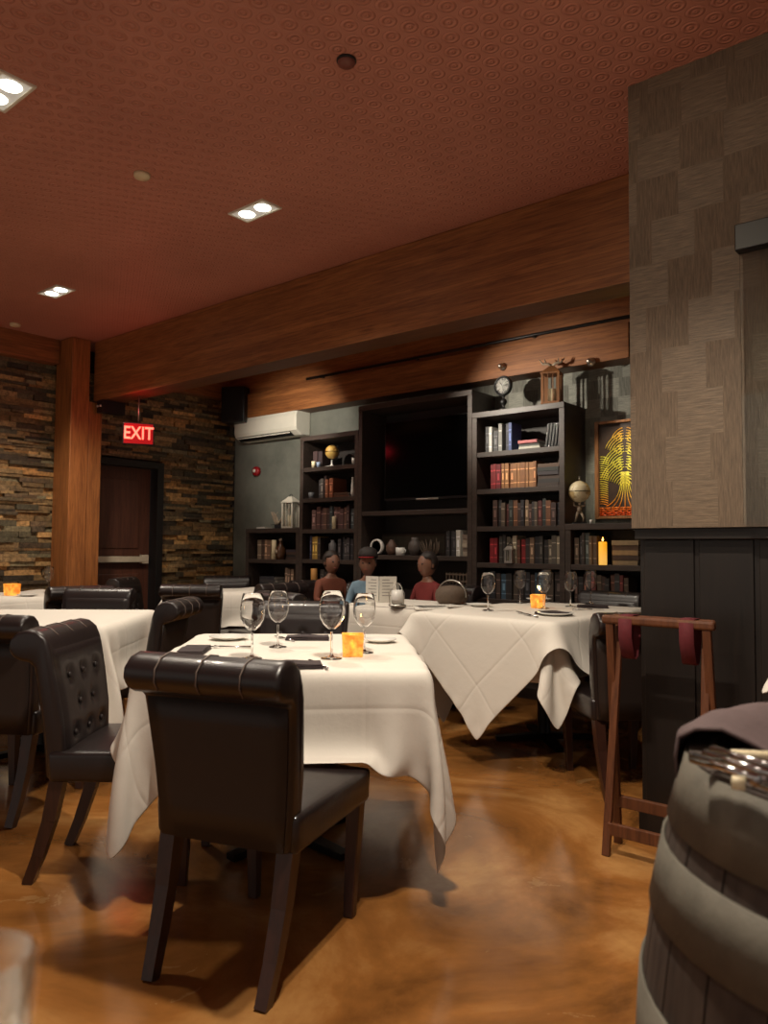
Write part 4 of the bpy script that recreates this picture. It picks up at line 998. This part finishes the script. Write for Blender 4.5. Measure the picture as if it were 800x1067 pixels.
for ti, (zc, rm) in enumerate(tiers):   # tiers of nested willow arches
    r_ = .03
    while r_ < rm * .62:
        pts = []
        for q in np.linspace(.12 * PI, .88 * PI, 17):
            x = cx_ + r_ * 1.15 * math.cos(q); z = zc - .06 + r_ * 1.25 * math.sin(q)
            pts.append((x, z))
        stroke(pts[:8], .0032); stroke(pts[9:], .0032); r_ += .0165
for k in range(22):  # short wavy strokes at both edges
    z0 = .11 + .0175 * k
    for s in (-1, 1): stroke(bez((s * (hw - .032), z0 + .008), (s * (hw - .06), z0 + .014), (s * (hw - .10), z0 - .006), 6), .003)
for r_ in range(5):
    x = -hw + .03
    while x < hw - .04:
        L = rs.uniform(.03, .06); stroke([(x, .03 + r_ * .014), (min(x + L, hw - .03), .03 + r_ * .014)], .0042); x += L + .008
g.make('metal_strokes', M['treemetal'], t, weld=False)

# ------------------------------------------------------------------ people at the rear (small figures, seated)
def person(loc, rz, shirt, skin, hair, trousers, label, cap=None, sc=1., arm=(.1, .25)):
    t = thing('person', label, 'person', loc, rz); V_ = []; E_ = []; Rr = []
    def v(x, y, z, r): V_.append((x, y, z)); Rr.append(r); return len(V_) - 1
    def e(*a): 
        for i, j in zip(a, a[1:]): E_.append((i, j))
    pel = v(0, 0, .10, .115); w1 = v(0, .0, .24, .105); ch = v(0, .02, .38, .12); nk = v(0, .02, .49, .05); hd = v(0, .03, .545, .05)
    e(pel, w1, ch, nk, hd)
    for s in (-1, 1):
        sh = v(s * .13, .01, .43, .055); el = v(s * .18, .06, .26, .038); wr = v(s * arm[0], .24, arm[1], .026); hn = v(s * arm[0] * .9, .30, arm[1] + .01, .028); e(ch, sh, el, wr, hn)
        hp = v(s * .08, .03, .06, .08); kn = v(s * .11, .36, .05, .058); an = v(s * .11, .36, -.32, .04); ft = v(s * .11, .47, -.37, .035); e(pel, hp, kn, an, ft)
    me = bpy.data.meshes.new('body'); me.from_pydata(V_, E_, []); o = bpy.data.objects.new('body', me); COL.objects.link(o)
    md = o.modifiers.new('skin', 'SKIN'); 
    for i, r in enumerate(Rr): me.skin_vertices[0].data[i].radius = (r, r * .85)
    me.skin_vertices[0].data[0].use_root = True; md.use_smooth_shade = True
    s = o.modifiers.new('sub', 'SUBSURF'); s.levels = 2; s.render_levels = 2
    bpy.context.view_layer.update()
    nm = bpy.data.meshes.new_from_object(o.evaluated_get(bpy.context.evaluated_depsgraph_get())); bpy.data.objects.remove(o)
    nm.materials.clear(); nm.materials.append(plain('shirt', shirt, .8)); nm.materials.append(plain('skin', skin, .5)); nm.materials.append(plain('trousers', trousers, .8))
    for p in nm.polygons:
        c = p.center; p.use_smooth = True
        p.material_index = 1 if (c.z > .475 and abs(c.x) < .07) or (c.y > .17 and c.z > arm[1] - .06 and abs(c.x) < arm[0] + .05 and c.z > .12) else (2 if c.z < .11 else 0)
    b = bpy.data.objects.new('body', nm); COL.objects.link(b); b.parent = t
    bm2 = bmesh.new(); bm2.from_mesh(nm); n0 = len(bm2.verts)
    # head with face in the same continuous mesh
    bmesh.ops.create_uvsphere(bm2, u_segments=24, v_segments=16, radius=1)
    bm2.verts.ensure_lookup_table()
    for q in bm2.verts[n0:]:
        x, y, z = q.co; jaw = 1 - .22 * max(0, -z); yy = y * .094 * (1 - .1 * max(0, -z))
        nose = .016 * math.exp(-((x * .075) ** 2) / .00012 - ((z * .112 + .012) ** 2) / .0003) if y > 0 else 0
        eye = .008 * sum(math.exp(-((x * .075 - s * .028) ** 2) / .00014 - ((z * .112 - .012) ** 2) / .0001) for s in (-1, 1)) if y > 0 else 0
        q.co = Vector((x * .075 * jaw, yy + nose - eye + .03, z * .112 + .63))
    for f in bm2.faces:
        if all(vv.index >= n0 or vv.index < 0 for vv in f.verts) : pass
    bm2.to_mesh(nm); bm2.free()
    for p in nm.polygons:
        if p.center.z > .53 and abs(p.center.x) < .09: p.material_index = 1
        p.use_smooth = True
    for s in (-1, 1): G().ball((s * .03, .113, .642), .009, 8).make('eye', M['black'], t)
    G().tube([(-.02, .112, .585), (0, .117, .583), (.02, .112, .585)], .0035, 6).make('mouth', plain('lips', (150, 80, 70), .5), t)
    for s in (-1, 1): G().ball((s * .076, .025, .63), (.008, .016, .024), 10).make('ear', plain('skin', skin, .5), t)
    hg = G(); hg.ball((0, .012, .655), (.086, .098, .105), 20); hh_ = hg
    ho = bmesh.new(); 
    me2 = bpy.data.meshes.new('hair'); me2.from_pydata(hg.v, [], hg.f); ho.from_mesh(me2)
    bmesh.ops.delete(ho, geom=[f for f in ho.faces if (f.calc_center_median().y > .045 and f.calc_center_median().z < .69) or f.calc_center_median().z < .59], context='FACES')
    ho.to_mesh(me2); ho.free(); me2.materials.append(plain('hair', hair, .6)); hx_ = bpy.data.objects.new('hair', me2); COL.objects.link(hx_); hx_.parent = t
    sm = hx_.modifiers.new('s', 'SOLIDIFY'); sm.thickness = .012
    for p in me2.polygons: p.use_smooth = True
    if cap:
        ca_ = G().lathe([(.092, .0), (.094, .03), (.08, .075), (.04, .1), (.001, .104)], (0, .015, .69), 28).make('cap', plain('cap_cloth', cap, .7), t)
        G().prism([(-.07, .09), (.07, .09), (.062, .15), (.03, .175), (-.03, .175), (-.062, .15)], .692, .70, 'Z').make('visor', plain('cap_visor', (150, 24, 30), .6), ca_, bevel=.002)
    # hands
    for s in (-1, 1):
        h = G(); bx_, by_, bz_ = s * arm[0] * .9, .30, arm[1] + .01
        for k, L in enumerate((.036, .042, .044, .038)):
            x = bx_ + (-.018 + .012 * k) * s; h.tube([(x, by_, bz_), (x, by_ + L * .6, bz_ + .004), (x, by_ + L, bz_ - .012)], [.007, .0065, .005], 7)
        h.tube([(bx_ - s * .018, by_ - .01, bz_), (bx_ - s * .036, by_ + .01, bz_ + .004), (bx_ - s * .038, by_ + .03, bz_ - .002)], [.008, .007, .005], 7)
        h.make('fingers', plain('skin', skin, .5), t)
    t.scale = (sc, sc, sc); return t
PS = [((-4.10, 4.73), -2.6, 'person in a dark cap with red visor and pale blue shirt, seated at the rear', (110, 136, 154), (122, 84, 66), (30, 22, 20), (30, 26, 24)),
      ((-4.66, 4.87), -1.9, 'person in a rust-orange shirt seated further left at the rear', (110, 58, 40), (122, 84, 66), None, (36, 24, 18)),
      ((-3.62, 4.92), PI - .2, 'person in a red top seated behind the rear table with menus', (112, 34, 32), (122, 84, 66), None, (34, 24, 20))]
for (x, y), rz, lab, sh, sk, cp, hr in PS:
    fx, fy = -math.sin(rz), math.cos(rz); person((x, y, .475), rz, sh, sk, hr, (34, 34, 40), lab, cp, .88)
    chair(x, y, fx, fy, {0: 'dark chair the capped person sits on at the rear', 1: 'dark chair under the person in rust orange', 2: 'dark chair under the person in red behind the rear table'}[PS.index(((x, y), rz, lab, sh, sk, cp, hr))])

# ------------------------------------------------------------------ tray stand
t = thing('tray_stand', 'folded wooden tray stand with red straps leaning before the dark panelled base', 'tray stand', (-1.055, 2.90, 0), .0)
for s, yb, yt in ((1, .065, -.028), (0, -.09, .028)):
    a_ = .182 if s else .165
    for k in (-1, 1): G().bar((k * (a_ + .012), yb, 0), (k * a_, yt, .872), .03, .022).make('leg', M['traywood'], t, bevel=.003)
    G().bar((-a_ - .03, yt, .885), (a_ + .03, yt, .885), .034, .034).make('top_rail', M['traywood_x'] if 'traywood_x' in M else M['traywood'], t, bevel=.01, seg=3)
    zl = .17 if s else .10; f = zl / .872; G().bar((-a_ - .008, yb + (yt - yb) * f, zl), (a_ + .008, yb + (yt - yb) * f, zl), .022, .045).make('cross_rail', M['traywood'], t, bevel=.003)
for k in (-1, 1):
    x = k * .115; g = G(); w_ = .026
    path = [(-.046, .82), (-.047, .89), (-.03, .906), (.03, .906), (.047, .89), (.046, .82), (.02, .745), (0, .735), (-.02, .745), (-.046, .82)]
    vs = []; 
    for (y, z) in path: vs += [(x - w_, y, z), (x + w_, y, z)]
    g.add(vs, [(2 * i, 2 * i + 1, 2 * i + 3, 2 * i + 2) for i in range(len(path) - 1)], True); o = g.make('strap', M['redstrap'], t); q = o.modifiers.new('s', 'SOLIDIFY'); q.thickness = .003

# ------------------------------------------------------------------ barrel with service items
bc = (.27, .0)
def pix_at(px, py, h): q = onz(px, py, h); return (q[0], q[1])
BCX, BCY = -.090, 1.158
t = thing('wine_barrel', 'weathered oak wine barrel with dull metal hoops at the lower right', 'barrel', (BCX, BCY, 0))
M['cloth_dark'] = plain('dusky_cloth', (92, 76, 76), .85, bump=.25, scale=18)
BH, RR, RB = .885, .275, .345
rad = lambda z: RB - (RB - RR) * ((z - BH / 2) / (BH / 2)) ** 2
g = G(); ns = 26
for k in range(ns):
    q0 = 2 * PI * k / ns + .006; q1 = 2 * PI * (k + 1) / ns - .006; vs = []; Z = np.linspace(0, BH, 13)
    for z in Z:
        for q in np.linspace(q0, q1, 4): vs.append((rad(z) * math.cos(q), rad(z) * math.sin(q), z))
        for q in np.linspace(q1, q0, 4): vs.append(((rad(z) - .024) * math.cos(q), (rad(z) - .024) * math.sin(q), z))
    n = len(Z); fs = [(i * 8 + j, i * 8 + (j + 1) % 8, (i + 1) * 8 + (j + 1) % 8, (i + 1) * 8 + j) for i in range(n - 1) for j in range(8)] + [tuple(range(7, -1, -1)), tuple((n - 1) * 8 + j for j in range(8))]
    g.add(vs, fs, False)
g.make('staves', M['barrel'], t)
for z0, z1 in ((.80, .882), (.69, .772), (.46, .60), (.18, .26), (.02, .06)):
    G().lathe([(rad(z0) + .001, z0), (rad(z0) + .005, z0), (rad(z1) + .005, z1), (rad(z1) + .001, z1)], seg=56, closed=True).make('hoop', M['hoop'], t)
hd = G().lathe([(.001, BH - .045), (RR - .02, BH - .045), (RR - .02, BH - .03), (.001, BH - .03)], seg=48).make('barrel_head', M['barrel'], t)
# dark cloth draped over the far rim, a liner and cutlery inside (x to the right, y away, seen from where we sit)
BA = .693
def drape_arc(q0, q1, path, amp, seed):
    rs = np.random.RandomState(seed); p = rs.rand(4) * 6; n = 60; vs = []; m_ = len(path)
    for i in range(n + 1):
        u = i / n; q = q0 + (q1 - q0) * u; env = min(1, u * 8, (1 - u) * 8)
        for k, (r, z) in enumerate(path):
            w = amp * (math.sin(u * 17 + p[0] + k * .5) + .6 * math.sin(u * 31 + p[1] - k)) * (.3 + .7 * k / m_)
            vs.append(((r + w * .5) * math.cos(q), (r + w * .5) * math.sin(q), z + abs(w) * .8 * env))
    return G().add(vs, [(i * m_ + k, (i + 1) * m_ + k, (i + 1) * m_ + k + 1, i * m_ + k + 1) for i in range(n) for k in range(m_ - 1)], True)
pth = [(RR + .012, BH - .05), (RR + .014, BH - .015), (RR + .01, BH + .012), (RR - .01, BH + .024), (RR - .04, BH + .026), (RR - .07, BH + .012), (RR - .10, BH - .004), (RR - .13, BH - .016)]
o = drape_arc(-.35, PI - .35, pth, .006, 3).make('folded_cloth', M['cloth_dark'], loc=(BCX, BCY, .001), rz=BA); q = o.modifiers.new('s', 'SOLIDIFY'); q.thickness = .004; q.offset = 1
tag(o, 'dusky brown cloth draped over the far rim of the barrel', 'cloth')
vs = []; nn_ = 26
for i in range(nn_ + 1):
    for k in range(48):
        r = (RR - .034) * i / nn_; q = 2 * PI * k / 48; vs.append((r * math.cos(q), r * math.sin(q), BH - .026 + .012 * math.sin(r * 30 + 2 * math.sin(q * 2)) * (i / nn_) + .008 * math.sin(q * 5 + r * 20) * (i / nn_)))
g = G().add(vs, [(i * 48 + k, i * 48 + (k + 1) % 48, (i + 1) * 48 + (k + 1) % 48, (i + 1) * 48 + k) for i in range(nn_) for k in range(48)], True)
o = g.make('folded_cloth', M['cloth_dark'], loc=(BCX, BCY, .014), rz=BA)
tag(o, 'dark cloth lining the barrel top under the cutlery', 'cloth')
def lay(p0, p1, z, kind, lab, w=1.5):
    a_ = onz(*p0, z); b_ = onz(*p1, z); d = b_ - a_; L = float(np.linalg.norm(d[:2])); c_ = (a_ + b_) / 2
    o = fork((float(c_[0]), float(c_[1]), z), math.atan2(d[0], -d[1]), lab, kind, L); o.rotation_euler.z = math.atan2(-d[0], d[1]); o['group'] = 'cutlery on the barrel'; o.scale = (w, 1, w)
ZB = BH + .012
lay((722, 796), (822, 834), ZB, 'knife', 'long silver knife on the barrel, nearest the rim')
lay((735, 793), (838, 828), ZB + .002, 'knife', 'second silver knife on the barrel, just behind the nearest one')
lay((742, 789), (850, 820), ZB + .004, 'fork', 'silver fork behind the two knives on the barrel')
for (p0, p1, lab) in (((758, 788), (840, 792), 'white candle stub lying at the back of the cutlery on the barrel'), ((762, 816), (776, 818), 'short white candle stub lying in front of the knives on the barrel')):
    a_ = onz(*p0, ZB + .008); b_ = onz(*p1, ZB + .008); o = G().tube([a_, a_ * .93 + b_ * .07, b_], [.006, .0075, .0075], 12).make('candle_stub', M['wax']); tag(o, lab, 'candle')

# high side table with white cloth at the right edge
t = thing('high_table', 'tall side table under a white cloth, cut off by the right edge', 'table', (-.099, 2.514, 0), -.093)
G().box(-.3, .3, -.3, .3, .96, .99).make('tabletop', M['leg'], t, bevel=.004); G().lathe([(.04, .02), (.03, .05), (.03, .94), (.08, .959)], seg=18).make('pedestal', M['darkmetal'], t)
G().lathe([(.22, 0), (.22, .012), (.05, .03), (.001, .03)], seg=30).make('base', M['darkmetal'], t)
P = drape((.90, .90), .04, .99, (.3, .3), 0, (0, 0), 0, [], 0, seed=8, iters=180)
cloth('tablecloth', P, (-.099, 2.514, 0), -.093, M['linen'], 'white cloth with a hanging corner just entering at the right edge', 'white linen tablecloths')

# our own table corner with a tumbler at the lower left
t = thing('dining_table', 'table nearest the camera, only its tumbler reaching into the photo', 'table', (-.339, -.06, 0), .693)
G().box(-.5, .5, -.45, .45, .715, .75).make('tabletop', M['linen'], t, bevel=.005); G().lathe([(.05, .02), (.04, .05), (.04, .68), (.09, .714)], seg=20).make('pedestal', M['darkmetal'], t); G().box(-.25, .25, -.25, .25, 0, .02).make('base', M['darkmetal'], t)  # top is out of view, made linen white to brighten the tumbler
fw = np.array([-.6385, .768]); rt = np.array([.769, .639]); pp = rt * (-.266) + fw * .52
t = thing('water_glass', 'clear tumbler cut off by the lower left corner', 'glass', (pp[0], pp[1], .7505))
G().lathe([(.001, 0), (.026, 0), (.029, .006), (.035, .128), (.0335, .13), (.032, .128), (.0265, .012), (.001, .010)], seg=36).make('tumbler', M['thinglass'], t)
